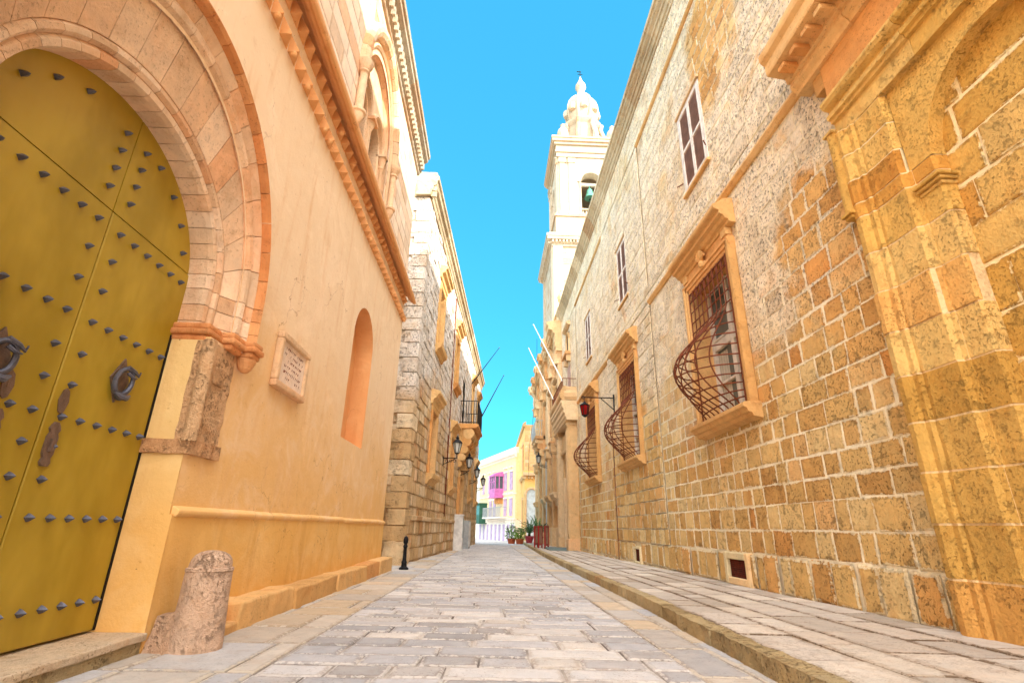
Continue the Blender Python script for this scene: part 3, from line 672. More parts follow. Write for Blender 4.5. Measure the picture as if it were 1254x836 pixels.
# ------------------------------------------------------------------ ochre palace on the right
P2 = thing('palace', 'long ochre ashlar palace with a blocked arched portal and three bulging iron window cages', 'building', (3.8, 9, 0))
RT = 12.35                                                   # top of the wall under the cornice
WIN = (8.0, 13.65, 19.0); UPW = (8.0, 13.7, 19.4); VNT = ((8.27, .46, .34), (13.83, .40, .26), (19.4, .38, .16))
E2 = 27.0; PC = 2.75                                         # far end; centre of the portal
holes = [(c-.80, c+.80, 2.55, 5.2) for c in WIN]+[(c-.55, c+.55, 7.3, 9.2) for c in UPW]+[(c-v, c+v, gz(3.8, c)+.14, gz(3.8, c)+.12+h-.12) for c, h, v in VNT]
port = [(PC-1.55, PC+1.55, -1, 6.2)]
w = MB(); w.field(TR, -7, E2, -.5, RT+.3, holes+[(PC-1.5, PC+1.5, -1, 5.9)], d=-.045)
for a in (E2, -7): w.poly([TR(a, -.5, -.045), TR(a, -.5, -8), TR(a, RT+.3, -8), TR(a, RT+.3, -.045)])
w.poly([TR(-7, RT+.3, -.045), TR(E2, RT+.3, -.045), TR(E2, RT+.3, -8), TR(-7, RT+.3, -8)])
w.poly([TR(-7, -.5, -8), TR(E2, -.5, -8), TR(E2, RT+.3, -8), TR(-7, RT+.3, -8)])
w.build('mortar_bed', 'mortar', P2)
SL = -.006
def region(mb, a, b, z0, z1, d, **k):
    mb.blocks(TR, a, b, z0, z1, d=(d+.001, d+.007), holes=holes+port, slope=0, **k)
w = MB()
lo = dict(h=(.25, .34), w=(.22, .56), gap=.016, jit=.009, ch=.006)
up = dict(h=(.24, .30), w=(.30, .6), gap=.010, jit=.006, ch=.006)
# recessed bays
for a, b in ((4.35, 11.4), (16.2, 22.4)):
    region(w, a, b, .55, 6.2, -.045, **lo); region(w, a, b, 6.62, 11.02, -.040, **up)
# strips between the bays, the band between the floors and the frieze stand proud
region(w, 11.4, 16.2, .55, 6.2, -.005, **lo); region(w, 11.4, 16.2, 6.62, 11.02, -.004, **up)
region(w, -7, PC-1.6, .55, 11.02, -.005, **lo)
region(w, -7, E2, 6.2, 6.62, .012, h=(.2, .22), w=(.5, .9), gap=.010, jit=.005, ch=.012)
region(w, 22.4, E2, .55, 6.2, -.005, **lo); region(w, 22.4, E2, 6.62, 11.02, -.004, **up)
region(w, PC-1.6, 4.35, 6.62, 11.02, -.004, **up)
region(w, -7, E2, 11.02, RT, .012, **up)
w.build('wall', 'ashlar', P2)
w = MB(); w.blocks(TR, 4.30, E2, -.35, .55, h=(.40, .5), w=(.24, .5), gap=.022, d=(-.03, .01), holes=holes, jit=.014, ch=.02)
w.build('base_course', 'ashlar', P2); w = MB(); w.blocks(TR, -7, 1.2, -.35, .55, h=(.40, .5), w=(.24, .5), gap=.022, d=(-.03, .01), jit=.014, ch=.02)
w.build('base_course', 'ashlar', P2)
w = MB()
for a, b in ((4.38, 11.42), (16.15, 22.4)):
    w.sweep(TR, [(-.05, 6.12), (-.01, 6.13), (.035, 6.2), (.035, 6.235), (-.05, 6.25)], a, b, cuts=int((b-a)/.9))
    w.build('string_course', 'trim', P2); w = MB()
    w.sweep(TR, [(-.05, 10.97), (.0, 10.98), (.03, 11.02), (.03, 11.05), (-.05, 11.07)], a+.0 if a > 6 else 7.1, b, cuts=5); w.build('upper_string_course', 'trim', P2); w = MB()
w.sweep(TR, [(-.04, 12.0), (.05, 12.02), (.05, 12.12), (.09, 12.14), (.12, 12.24), (.16, 12.26), (.16, 12.34), (.24, 12.40), (.27, 12.46), (.31, 12.47), (.31, 12.60), (.27, 12.64), (.20, 12.68), (-.5, 12.70), (-.5, 12.0)], -7, E2+.1, cuts=34)
o = w.build('cornice', 'cornice', P2)
# drain groove running down the wall
w = MB(); w.tube([TR(15.9, z, -.0) for z in (.0, 2, 4.3)], .022, 6); w.build('drain_pipe', 'rust', P2)

# caged windows
def caged_window(c):
    w = MB()
    a, b, z0, z1 = c-.80, c+.80, 2.60, 5.17
    w.poly([TR(a-.02, z0-.05, -.36), TR(b+.02, z0-.05, -.36), TR(b+.02, z1+.05, -.36), TR(a-.02, z1+.05, -.36)], (.5, .0, .5))
    win = w.build('window', 'dark', P2)
    w = MB(); fr = [(.0, -.30), (.0, .03), (.03, .05), (.08, .05), (.09, .075), (.15, .075), (.165, .10), (.21, .10), (.22, -.02)]
    def post(side):
        e = b if side > 0 else a
        w.hsweep(TR, [(e+side*(x-.02), d) for x, d in fr], z0-.02, z1+.18)
    post(1); post(-1)
    w.sweep(TR, [(-.30, z1-.02), (.03, z1-.02), (.05, z1+.01), (.05, z1+.06), (.075, z1+.07), (.075, z1+.13), (.10, z1+.145), (.10, z1+.19), (-.05, z1+.20)], a-.20, b+.20)
    w.box(TR, a-.16, b+.16, z1+.19, z1+.42, -.04, .045)
    w.build('frame', 'trim', win)
    w = MB(); zc = 5.58
    w.sweep(TR, [(-.04, zc-.03), (.07, zc-.02), (.08, zc+.03), (.13, zc+.05), (.16, zc+.11), (.22, zc+.13), (.22, zc+.19), (.29, zc+.22), (.31, zc+.25), (.31, zc+.31), (.25, zc+.33), (.12, zc+.42), (-.04, zc+.44)], a-.32, b+.32)
    w.box(TR, a-.17, a+.02, zc-.16, zc-.03, -.02, .085); w.box(TR, b-.02, b+.17, zc-.16, zc-.03, -.02, .085)
    w.build('hood', 'trim', win, bevel=.008)
    w = MB()
    for i in range(9):
        an = R_(18+18*i)
        w.tube([TR(c, zc-.13, .07), TR(c+.10*math.cos(an), zc-.13+.11*math.sin(an), .13), TR(c+.17*math.cos(an), zc-.13+.19*math.sin(an), .12)], [.02, .026, .03], 8)
    w.lathe(TR(c, zc-.22, .09), [(.01, -.06), (.06, -.03), (.075, .02), (.05, .08), (.01, .1)], 14); w.tube([TR(c-.12, zc-.2, .07), TR(c, zc-.24, .1), TR(c+.12, zc-.2, .07)], .03, 8)
    w.build('shell_ornament', 'trim', win, smooth=True)
    w = MB()
    w.sweep(TR, [(-.3, 2.63), (.20, 2.605), (.235, 2.585), (.235, 2.53), (.19, 2.51), (.17, 2.46), (.12, 2.45), (.10, 2.40), (.04, 2.39), (-.04, 2.37)], a-.24, b+.24, cuts=2)
    w.build('sill', 'trim', win, bevel=.006)
    # casement behind the cage: two leaves with panes, curtain
    w = MB()
    w.box(TR, a, b, z0, z1, -.35, -.335); w.build('pane', 'glass', win)
    w = MB()
    for x0, x1 in ((a, a+.09), (c-.06, c+.06), (b-.09, b)): w.box(TR, x0, x1, z0, z1, -.33, -.26, ch=.01)
    for zz in (z0, 3.3, 3.95, 4.12, 4.62, z1-.09): w.box(TR, a+.09, b-.09, zz, zz+(.16 if abs(zz-3.95) < .01 else .05), -.33, -.27, ch=.008)
    w.build('casement', 'white_wood', win)
    for x in (a+.25, b-.25):
        w = MB(); P = [(x-.2+.4*i/12, .02*math.sin(i*2.1)) for i in range(13)]
        for (p, q), (r, s_) in zip(P, P[1:]): w.poly([TR(p, z0+.1, -.332+q*.2), TR(r, z0+.1, -.332+s_*.2), TR(r, 3.9, -.332+s_*.2), TR(p, 3.9, -.332+q*.2)])
        w.build('curtain', 'curtain', win)
    # bombe iron cage
    def D(z):
        u = max(0., min(1., (4.35-z)/1.70))
        return .05+.70*(math.sin(math.pi*min(1., u**1.25))**1.15 if u > 0 else 0)
    def cage(s, z):
        q = max(0., 1-((s-c)/.80)**2)
        return TR(s, z, .06+(D(z)-.05)*q**.62)
    w = MB(); nb = 9
    for i in range(nb+1):
        s_ = a+1.6*i/nb; zs = [5.15-.07*k for k in range(37) if 5.15-.07*k > 2.63]+[2.63]
        # bars fan outwards over the belly
        P = []
        for z in zs:
            f = (D(z)-.05)/.70; ss = c+(s_-c)*(1+.0*f); P.append(cage(ss, z))
        w.tube(P, .0125, 5)
    for z in (5.12, 4.95, 4.74, 4.53, 4.33, 4.13, 3.94, 3.76, 3.58, 3.41, 3.25, 3.10, 2.96, 2.84, 2.74, 2.66):
        w.tube([cage(a+1.6*i/18, z) for i in range(19)], .0125, 5)
    for i in range(nb):                                      # small ring row at the top
        s_ = a+1.6*(i+.5)/nb; w.tube([TR(s_+.06*math.cos(2*math.pi*k/10), 5.035+.06*math.sin(2*math.pi*k/10), .06) for k in range(11)], .008, 4)
    w.build('cage', 'rust', win)
    return win
w0 = caged_window(WIN[0])
for c in WIN[1:]: dup(w0, P2, (0, c-WIN[0], 0))
# shuttered windows of the upper floor
def shutter_window(c):
    w = MB(); a, b, z0, z1 = c-.55, c+.55, 7.3, 9.2
    w.poly([TR(a, z0, -.2), TR(b, z0, -.2), TR(b, z1, -.2), TR(a, z1, -.2)]); win = w.build('shuttered_window', 'dark', P2)
    w = MB()
    for q in ((a-.02, a+.05, z0, z1), (b-.05, b+.02, z0, z1), (a+.05, b-.05, z1-.05, z1+.02), (a+.05, b-.05, z0-.02, z0+.05)): w.box(TR, *q, -.2, -.02)
    w.build('frame', 'white_wood', win)
    w = MB(); w.box(TR, a-.06, b+.06, z0-.08, z0-.022, -.05, .03, ch=.01); w.build('sill', 'trim', win)
    w = MB(); w.box(TR, a-.06, b+.06, z1+.022, z1+.08, -.05, .02, ch=.01); w.build('lintel', 'church', win)
    for x0, x1 in ((a+.055, c-.006), (c+.006, b-.055)):
        w = MB(); e = .05
        for q in ((x0, x0+e, z0+.05, z1-.05), (x1-e, x1, z0+.05, z1-.05), (x0+e, x1-e, z0+.05, z0+.05+e), (x0+e, x1-e, z1-.05-e, z1-.05), (x0+e, x1-e, (z0+z1)/2-.035, (z0+z1)/2+.035)): w.box(TR, *q, -.07, -.015, ch=.006)
        sh = w.build('shutter', 'white_wood', win)
        w = MB(); z = z0+.12
        while z < z1-.13:
            if abs(z+.02-(z0+z1)/2) > .055:
                w.mesh([TR(x, zz, d) for x in (x0+e, x1-e) for zz, d in ((z, -.024), (z+.008, -.024), (z+.036, -.044), (z+.028, -.044))], [(0, 4, 5, 1), (1, 5, 6, 2), (2, 6, 7, 3), (3, 7, 4, 0)])
            z += .037
        w.box(TR, x0+e-.005, x1-e+.005, z0+.1, z1-.1, -.075, -.042); w.build('louvres', 'shutter', sh)
    w = MB(); w.tube([TR(b+.02, z0+.28, .0), TR(b+.16, z0+.29, .08)], .012, 5); w.tube([TR(a-.02, z0+.28, .0), TR(a-.12, z0+.29, .08)], .012, 5); w.build('shutter_catch', 'rust', win)
    return win
w0 = shutter_window(UPW[0])
for c in UPW[1:]: dup(w0, P2, (0, c-UPW[0], 0))
# cellar vents
for c, h, v in VNT:
    zb = gz(3.8, c)+.12; w = MB(); e = .10 if v > .15 and c < 10 else .055
    a, b, z0, z1 = c-v-e*.6, c+v+e*.6, zb+.0, zb+h
    for q in ((a, a+e, z0, z1), (b-e, b, z0, z1), (a+e, b-e, z0, z0+e), (a+e, b-e, z1-e, z1)): w.box(TR, *q, -.12, .045, ch=.012)
    vent = w.build('cellar_vent', 'vent_frame', P2)
    w = MB(); w.box(TR, a+e, b-e, z0+e, z1-e, -.14, -.02)
    x = a+e+.02
    while x < b-e: w.box(TR, x, x+.008, z0+e, z1-e, -.02, -.008); x += .028
    z = z0+e+.02
    while z < z1-e: w.box(TR, a+e, b-e, z, z+.008, -.02, -.006); z += .028
    w.build('mesh_grille', 'vent', vent)

# blocked portal near the camera
w = MB(); w.field(TR, PC-1.6, PC+1.62, -.4, 6.25, d=-.16); w.build('portal_bed', 'gold_mortar', P2)
w = MB(); w.blocks(TR, PC-.80, PC+.80, .0, 4.85, h=(.36, .44), w=(.5, .95), gap=.012, d=(-.158, -.145), jit=.010, ch=.012); w.build('portal_infill', 'gold', P2)
plan = [(1.62, -.2), (1.62, .09), (1.585, .10), (1.56, .135), (1.50, .145), (1.46, .12), (1.44, .085), (1.39, .085), (1.37, .055), (1.33, .06), (1.27, .05), (1.02, .05), (1.0, -.0), (.965, -.01), (.965, -.02), (.76, -.02), (.74, -.05), (.74, -.2)]
zc_ = .02
zz = [-.3, .52, .93, 1.34, 1.76, 2.18, 2.60, 3.02, 3.44, 3.86, 4.02, 4.3, 4.62, 4.95]
for sg in (1, -1):
    w = MB()
    for z0, z1, pl in ((-.3, 4.02, plan), (4.02, 4.95, [p for p in plan if p[0] > .98]+[(.985, -.2)])):
        w.hsweep(TR, [(PC+sg*(x-.007 if x > 1.6 else x+.004 if x < .8 else x), d-.007) for x, d in pl], z0, z1)
    w.build('portal_joint', 'gold_mortar', P2)
    w = MB()
    for z0, z1 in zip(zz, zz[1:]):
        if z1 > 4.1: pl = [p for p in plan if p[0] > .98]+[(.985, -.2)]
        else: pl = plan
        j = rnd.uniform(-.006, .006)
        w.hsweep(TR, [(PC+sg*(x+j), d+j) for x, d in pl], z0+.009, z1-.009)
    w.build('portal_pilaster', 'gold', P2)
w = MB()                                                     # spandrel round the arch
A = 28; R = .74; zs = 4.02
w.archfill(TR, PC, zs, R, (PC-R, PC+R, 3.86, 5.0), d=-.02, n=A)
for sg in (1, -1):
    x0, x1 = sorted((PC+sg*R, PC+sg*.985)); w.poly([TR(x0, zs, -.02), TR(x1, zs, -.02), TR(x1, 5.0, -.02), TR(x0, 5.0, -.02)], (.5, 0, .5))
for i in range(A):
    p = [(PC+R*math.cos(math.pi*k/A), zs+R*math.sin(math.pi*k/A)) for k in (i, i+1)]; w.poly([TR(*p[0], -.02), TR(*p[1], -.02), TR(*p[1], -.2), TR(*p[0], -.2)], (.5, 0, .5))
w.build('portal_spandrel', 'gold', P2)
for sg in (1, -1):
    w = MB()
    for k_, (z, h, ex) in enumerate(((3.70, .035, .0), (3.74, .03, .018), (3.775, .035, .035))):
        x = sorted((PC+sg*(.72-ex), PC+sg*(.96+ex*.3))); w.box(TR, *x, z, z+h, -.19, -.01+ex*1.3)
    w.build('portal_impost', 'gold', P2, bevel=.008)
w = MB()                                                     # architrave, frieze and cornice
w.sweep(TR, [(-.2, 4.95), (.05, 4.955), (.05, 5.16), (.085, 5.165), (.09, 5.20), (.12, 5.21), (.13, 5.25), (.085, 5.27), (.085, 5.33), (.15, 5.35), (.175, 5.39), (.17, 5.43), (.14, 5.46), (.10, 5.48), (.10, 5.50), (-.2, 5.50)], PC-1.62, PC+1.62, cuts=3)
w.build('portal_architrave', 'gold', P2)
w = MB(); w.box(TR, PC-1.58, PC+1.58, 5.50, 5.95, -.2, .085); w.build('portal_frieze', 'trim', P2)
w = MB()
w.sweep(TR, [(-.05, 5.94), (.13, 5.945), (.14, 5.99), (.19, 6.03), (.20, 6.07), (.19, 6.12), (.23, 6.13), (.24, 6.2), (.46, 6.24), (.47, 6.28), (.47, 6.40), (.52, 6.45), (.53, 6.5), (.53, 6.56), (.3, 6.62), (-.05, 6.7)], PC-1.98, PC+1.98, cuts=4)
for sg in (1, -1):
    x = sorted((PC+sg*1.60, PC+sg*1.76)); w.box(TR, *x, 5.70, 5.94, -.05, .07)
s_ = PC-1.9
while s_ < PC+1.9: w.box(TR, s_, s_+.12, 6.135, 6.20, .1, .42); s_ += .24
w.build('portal_cornice', 'trim', P2, bevel=.006)
for sg in (1, -1):
    w = MB()
    c = PC+sg*1.60
    w.tube([TR(c, z, .12) for z in (3.98, 4.5, 5.0)], .06, 10)
    for z, r in ((3.90, .05), (3.94, .075), (4.98, .07)): w.box(TR, c-r, c+r, z, z+.035, -.02, .12+r)
    w.build('portal_colonnette', 'gold', P2, bevel=.006)

t = thing('wall_lantern', 'red glass lantern hanging from a long iron bracket on the ochre palace wall', 'lantern', (2.86, 15.5, 4.3))
w = MB(); w.tube([TR(15.5, 4.74, -.0), TR(15.5, 4.74, 1.0)], .018, 6); w.tube([TR(15.5, 4.34, 0), TR(15.5, 4.4, .06), TR(15.5, 4.72, .42)], .014, 6); w.box(TR, 15.46, 15.54, 4.25, 4.85, -.01, .025)
w.tube([TR(15.5, 4.74+.05*math.sin(k*.8), .98+.05*math.cos(k*.8)) for k in range(9)], .012, 5); w.tube([TR(15.5, 4.74, .94), TR(15.5, 4.62, .94)], .008, 5)
w.build('bracket', 'iron', t)
lx, ly, lz = TR(15.5, 4.2, .94)
w = MB(); w.lathe((lx, ly, lz), [(.01, .42), (.03, .40), (.06, .36), (.17, .29), (.16, .28), (.15, .27)], 6)
for k in range(6):
    an = math.pi/3*k; w.tube([(lx+.15*math.cos(an), ly+.15*math.sin(an), lz+.28), (lx+.095*math.cos(an), ly+.095*math.sin(an), lz-.03)], .011, 4)
w.lathe((lx, ly, lz), [(.03, -.09), (.105, -.04), (.105, -.02)], 6); w.build('cage', 'iron', t)
w = MB(); w.lathe((lx, ly, lz), [(.085, -.02), (.14, .27)], 6); w.build('pane', 'red_glass', t)

# doorway with a stone balcony at the far end of the ochre palace
w = MB()
for a, b in ((22.7, 23.3), (25.9, 26.5)):
    w.box(TR, a, b, -.2, .45, -.05, .50, ch=.03); w.box(TR, a+.05, b-.05, .45, 5.2, -.05, .44, ch=.03); w.box(TR, a+.13, b-.13, .6, 5.05, .43, .47, ch=.02)
    for z, e in ((5.2, .0), (5.27, .04), (5.36, .07)): w.box(TR, a+.03-e, b-.03+e, z, z+.085, -.05, .46+e)
    pl_ = w.build('doorway_pilaster', 'church', P2); w = MB()
w.box(TR, 23.3, 25.9, 4.3, 5.2, -.05, .25); w.arch(TR, 24.6, 3.2, [(1.3, -.05), (1.08, -.05), (1.08, .16), (1.14, .22), (1.3, .22)], -.1, 20)
w.box(TR, 23.3, 25.9, 4.25, 4.35, -.05, .32); w.build('doorway_arch', 'church', P2)
w = MB(); w.archfill(TR, 24.6, 3.2, 1.06, (23.5, 25.7, -.1, 4.3), d=.0); w.box(TR, 23.55, 25.65, -.15, 4.26, -.2, .012); w.build('doorway', 'shutter', P2)
w = MB(); w.sweep(TR, [(-.05, 5.44), (.50, 5.45), (.52, 5.55), (.56, 5.6), (.57, 5.72), (.62, 5.78), (.63, 5.95), (.70, 6.05), (.70, 6.18), (.74, 6.22), (.74, 6.34), (-.05, 6.34)], 22.45, 26.75)
bal = w.build('balcony', 'church', P2, bevel=.01)
w = MB()                                                     # swelling stone parapet with an iron rail on it
w.sweep(TR, [(.50, 6.34), (.68, 6.36), (.78, 6.48), (.80, 6.62), (.74, 6.78), (.64, 6.92), (.62, 7.0), (.50, 7.02)], 22.45, 26.75, cuts=6)
for y0 in (22.45, 26.55): w.sweep(lambda s, z, d: TR(y0+(.2-d if y0 < 24 else d-.0), z, s), [(.0, 6.34), (.2, 6.36), (.25, 6.5), (.24, 6.68), (.17, 6.85), (.15, 7.0), (.0, 7.02)], 0, .6)
w.build('parapet', 'church', bal)
w = MB()
w.tube([TR(22.5, 7.38, 0), TR(22.5, 7.38, .62), TR(26.7, 7.38, .62), TR(26.7, 7.38, 0)], .018, 5)
for i in range(24):
    s_ = 22.5+4.2*i/23; w.tube([TR(s_, 7.0, .62), TR(s_, 7.38, .62)], .01, 4)
for i in range(4): w.tube([TR(22.5, 7.0, .15*i), TR(22.5, 7.38, .15*i)], .01, 4)
w.build('railing', 'rust', bal)
w = MB(); w.box(TR, 24.1, 25.1, 6.4, 8.6, -.1, .014); w.build('balcony_door', 'shutter', P2)
w = MB()
w.arch(TR, 24.6, 10.0, [(.48, -.05), (.36, -.05), (.36, .05), (.40, .09), (.48, .09)], 9.3, 16); w.box(TR, 23.9, 25.3, 9.1, 9.25, -.05, .28); w.box(TR, 24.0, 24.25, 8.75, 9.1, -.05, .2); w.box(TR, 24.95, 25.2, 8.75, 9.1, -.05, .2)
w.sweep(TR, [(-.05, 10.62), (.12, 10.64), (.22, 10.72), (.22, 10.8), (-.05, 10.86)], 23.8, 25.4)
win = w.build('arched_window', 'church', P2)
w = MB(); w.box(TR, 24.2, 25.0, 9.3, 10.4, -.06, .018); w.build('pane', 'dark', win)

# ------------------------------------------------------------------ church front further along on the right
P3 = thing('church', 'ornate stone church front with stacked pilasters and heavy cornice beyond the ochre palace', 'church', (3.8, 35, -.2))
C0, C1 = 27.0, 42.5
w = MB(); w.box(TR, C0+.004, C1, -.5, 12.9, -5, -.02); w.build('mortar_bed', 'mortar', P3)
w = MB(); w.blocks(TR, C0+.01, C1, -.3, 10.3, h=(.34, .42), w=(.45, .9), gap=.012, d=(-.01, .006), jit=.004, ch=.01); w.build('wall', 'church', P3)
PIL = (27.5, 30.4, 33.3, 36.2, 39.1, 42.0)
for c in PIL:
    w = MB()
    w.box(TR, c-.42, c+.42, -.3, .9, -.02, .36, ch=.04); w.box(TR, c-.33, c+.33, .9, 4.9, -.02, .25, ch=.03)
    for z, e in ((4.9, 0), (4.98, .05), (5.06, .1), (5.5, .12), (5.58, .18)): w.box(TR, c-.34-e, c+.34+e, z, z+.08 if z != 5.06 else 5.5, -.02, .26+e)
    w.box(TR, c-.30, c+.30, 5.66, 9.6, -.02, .22, ch=.03)
    w.lathe(TR(c, 9.6, .14), [(.30, 0), (.33, .05), (.29, .1), (.30, .3), (.36, .5), (.42, .62)], 10); w.box(TR, c-.42, c+.42, 10.2, 10.32, -.02, .36)
    w.build('pilaster', 'church', P3)
w = MB()
prof = [(-.02, 10.3), (.16, 10.3), (.16, 10.55), (.2, 10.57), (.2, 10.8), (.24, 10.84), (.2, 10.88), (.2, 11.35), (.3, 11.42), (.34, 11.55), (.55, 11.62), (.56, 11.8), (.66, 11.92), (.66, 12.06), (-.02, 12.2)]
w.sweep(TR, prof, C0+.01, C1+.3, cuts=9)
for c in PIL: w.sweep(TR, [(d+.2 if d > 0 else d, z+.004) for d, z in prof], c-.5, c+.5)
s_ = C0+.1
while s_ < C1: w.box(TR, s_, s_+.16, 11.44, 11.6, .2, .5); s_ += .32
w.build('cornice', 'church', P3)
w = MB(); w.box(TR, C0+.1, C1, 12.2, 13.0, -.5, .1); w.sweep(TR, [(-.5, 13.0), (.2, 13.0), (.2, 13.12), (-.5, 13.2)], C0+.05, C1+.1)
for c in PIL[::2]: w.lathe(TR(c, 13.1, -.1), [(.2, 0), (.2, .2), (.12, .3), (.24, .55), (.28, .75), (.2, .95), (.08, 1.1), (.1, 1.2), (.02, 1.35)], 12)
w.build('roof_parapet', 'church', P3)
for c in (28.95, 31.85, 34.75, 40.55):
    w = MB(); w.box(TR, c-.5, c+.5, 2.8, 4.5, -.04, .02); win = w.build('window', 'glass', P3)
    w = MB()
    for q in ((c-.72, c-.5, 2.7, 4.6), (c+.5, c+.72, 2.7, 4.6), (c-.72, c+.72, 4.6, 4.82)): w.box(TR, *q, -.02, .12, ch=.02)
    w.build('frame', 'church', win)
    w = MB(); w.sweep(TR, [(-.02, 2.0), (.15, 2.05), (.2, 2.3), (.42, 2.42), (.45, 2.55), (.5, 2.58), (.5, 2.68), (-.02, 2.72)], c-.85, c+.85); w.build('sill', 'church', win)
    w = MB(); w.box(TR, c-.45, c+.45, 6.4, 8.6, -.04, .02); win = w.build('window', 'glass', P3)
    w = MB()
    for q in ((c-.65, c-.45, 6.3, 8.7), (c+.45, c+.65, 6.3, 8.7), (c-.65, c+.65, 8.7, 8.9)): w.box(TR, *q, -.02, .12, ch=.02)
    w.sweep(TR, [(-.02, 8.95), (.2, 9.0), (.3, 9.1), (.3, 9.18), (-.02, 9.3)], c-.75, c+.75); w.build('frame', 'church', win)
w = MB(); w.box(TR, 36.9, 38.5, -.2, 3.6, -.04, .015); w.build('door', 'shutter', P3)
w = MB(); w.sweep(TR, [(-.02, 6.75), (.7, 6.8), (.78, 6.9), (.78, 7.0), (-.02, 7.0)], 35.9, 39.4); bal = w.build('balcony', 'church', P3)
for c in (36.2, 37.65, 39.1):
    w = MB()
    for z0, z1, d in ((4.9, 5.5, .2), (5.5, 6.1, .36), (6.1, 6.5, .52), (6.5, 6.76, .68)): w.box(TR, c-.16, c+.16, z0, z1, -.02, d+.1, ch=.08)
    w.build('corbel', 'church', bal)
w = MB(); w.tube([TR(35.95, 8.1, 0), TR(35.95, 8.1, .74), TR(39.35, 8.1, .74), TR(39.35, 8.1, 0)], .025, 5)
for i in range(22): w.tube([TR(35.95+3.4*i/21, 7.0, .74), TR(35.95+3.4*i/21, 7.5, .80), TR(35.95+3.4*i/21, 8.1, .74)], .014, 4)
for i in range(5): w.tube([TR(35.95, 7.0, .16*i), TR(35.95, 8.1, .16*i)], .014, 4)
w.build('railing', 'steel', bal)
w = MB(); w.tube([TR(33.9, z, .16) for z in (-.1, 3, 5.9)], .10, 8); w.build('downpipe', 'pale_blue', P3)

# bell tower
TX, TY = 7.3, 33.2
P4 = thing('bell_tower', 'tall pale baroque bell tower with a bulbous lantern top rising behind the church', 'tower', (TX, TY+2.8, 0))
TW = lambda s, z, d: (s, d, z)
def ringbox(mb, z0, z1, h, cut=0):
    mb.box(TW, TX-h, TX+h, z0, z1, TY+2.85-h, TY+2.85+h)
w = MB(); ringbox(w, 9, 20.6, 3.18)
w.build('shaft_core', 'mortar', P4)
TFr = lambda s, z, d: (TX+s, TY+2.85-3.2-d, z); TLf = lambda s, z, d: (TX-3.2-d, TY+2.85-s, z)
w = MB()
for T in (TFr, TLf):
    w.blocks(T, -3.2, 3.2, 12, 20.6, h=(.4, .5), w=(.6, 1.1), gap=.01, d=(0, .01), jit=.002, ch=.008)
    for a in (-3.2, 2.5): w.box(T, a, a+.7, 12, 20.6, 0, .12)
w.build('shaft', 'tower', P4)
w = MB()
for z0, z1, h in ((20.55, 20.75, 3.32), (20.75, 20.98, 3.42), (20.98, 21.2, 3.66), (21.2, 21.42, 3.72), (21.42, 21.62, 3.5)): ringbox(w, z0, z1, h)
for T in (TFr, TLf):
    s_ = -3.3
    while s_ < 3.3: w.box(T, s_, s_+.13, 20.76, 20.96, .2, .4); s_ += .26
w.build('lower_cornice', 'tower', P4, bevel=.02)
w = MB()
for z0, z1, h in ((21.62, 23.4, 2.92), (23.4, 23.6, 3.02)): ringbox(w, z0, z1, h)
w.build('belfry_base', 'tower', P4)
bh = 2.65; TB = lambda s, z, d: (TX+s, TY+2.85-bh-d, z); TBl = lambda s, z, d: (TX-bh-d, TY+2.85-s, z)
TBr = lambda s, z, d: (TX+bh+d, TY+2.85+s, z); TBb = lambda s, z, d: (TX-s, TY+2.85+bh+d, z)
w = MB()
for T in (TB, TBl, TBr, TBb):
    w.field(T, -bh, bh, 23.6, 29.6, [(-.82, .82, 23.6, 27.9)]); w.archfill(T, 0, 26.95, .82, (-.82, .82, 23.6, 27.9), soffit=-.7)
    w.arch(T, 0, 26.95, [(.82, 0), (.82, .06), (.9, .09), (1.0, .06), (1.0, 0)], 23.7, 20)
    for a in (-1.12, .82): w.box(T, a, a+.3, 26.85, 26.98, 0, .12)
    for a in (-2.6, -1.85, 1.25, 2.0):
        w.box(T, a, a+.6, 23.6, 23.95, 0, .2); w.box(T, a+.05, a+.55, 23.95, 28.6, 0, .14, ch=.03); w.box(T, a, a+.6, 28.6, 28.7, 0, .2); w.box(T, a-.03, a+.63, 28.7, 29.1, 0, .18, ch=.05); w.box(T, a-.06, a+.66, 29.1, 29.2, 0, .24)
    w.box(T, -.82, .82, 23.6, 23.75, -.3, .1)
    for i in range(7): w.lathe(T(-.7+.233*i, 23.75, -.1), [(.05, 0), (.08, .2), (.04, .4), (.05, .5)], 6)
    w.box(T, -.82, .82, 24.25, 24.35, -.25, .05)
w.build('belfry', 'tower', P4)
w = MB()
for z0, z1, h in ((29.2, 29.6, 2.78), (29.6, 29.8, 2.88), (29.8, 30.3, 2.8), (30.3, 30.55, 2.98), (30.55, 30.8, 3.12), (30.8, 31.0, 3.18), (31.0, 31.15, 2.98)): ringbox(w, z0, z1, h)
w.build('upper_cornice', 'tower', P4, bevel=.02)
w = MB(); c0 = (TX, TY+2.85, 0)
w.lathe(c0, [(2.16, 31.1), (2.16, 31.6), (1.84, 31.8), (1.56, 32.6), (1.48, 34.2), (1.60, 34.4), (1.68, 34.6), (1.68, 34.8)], 8, rot0=math.pi/8)
for sx in (-1, 1):
    for sy in (-1, 1):
        w.lathe((TX+sx*2.1, TY+2.85+sy*2.15, 31.1), [(.4, 0), (.45, .4), (.5, .9), (.42, 1.3), (.25, 1.5), (.16, 1.7), (.22, 1.85), (.04, 2.05)], 12)
for k in range(8):
    an = math.pi/8+math.pi/4*k; w.tube([(TX+r*math.cos(an), TY+2.85+r*math.sin(an), z) for r, z in ((2.08, 31.6), (2.12, 32.4), (1.84, 33.2), (1.60, 34.0), (1.72, 34.5))], .2, 8)
w.build('drum', 'tower', P4)
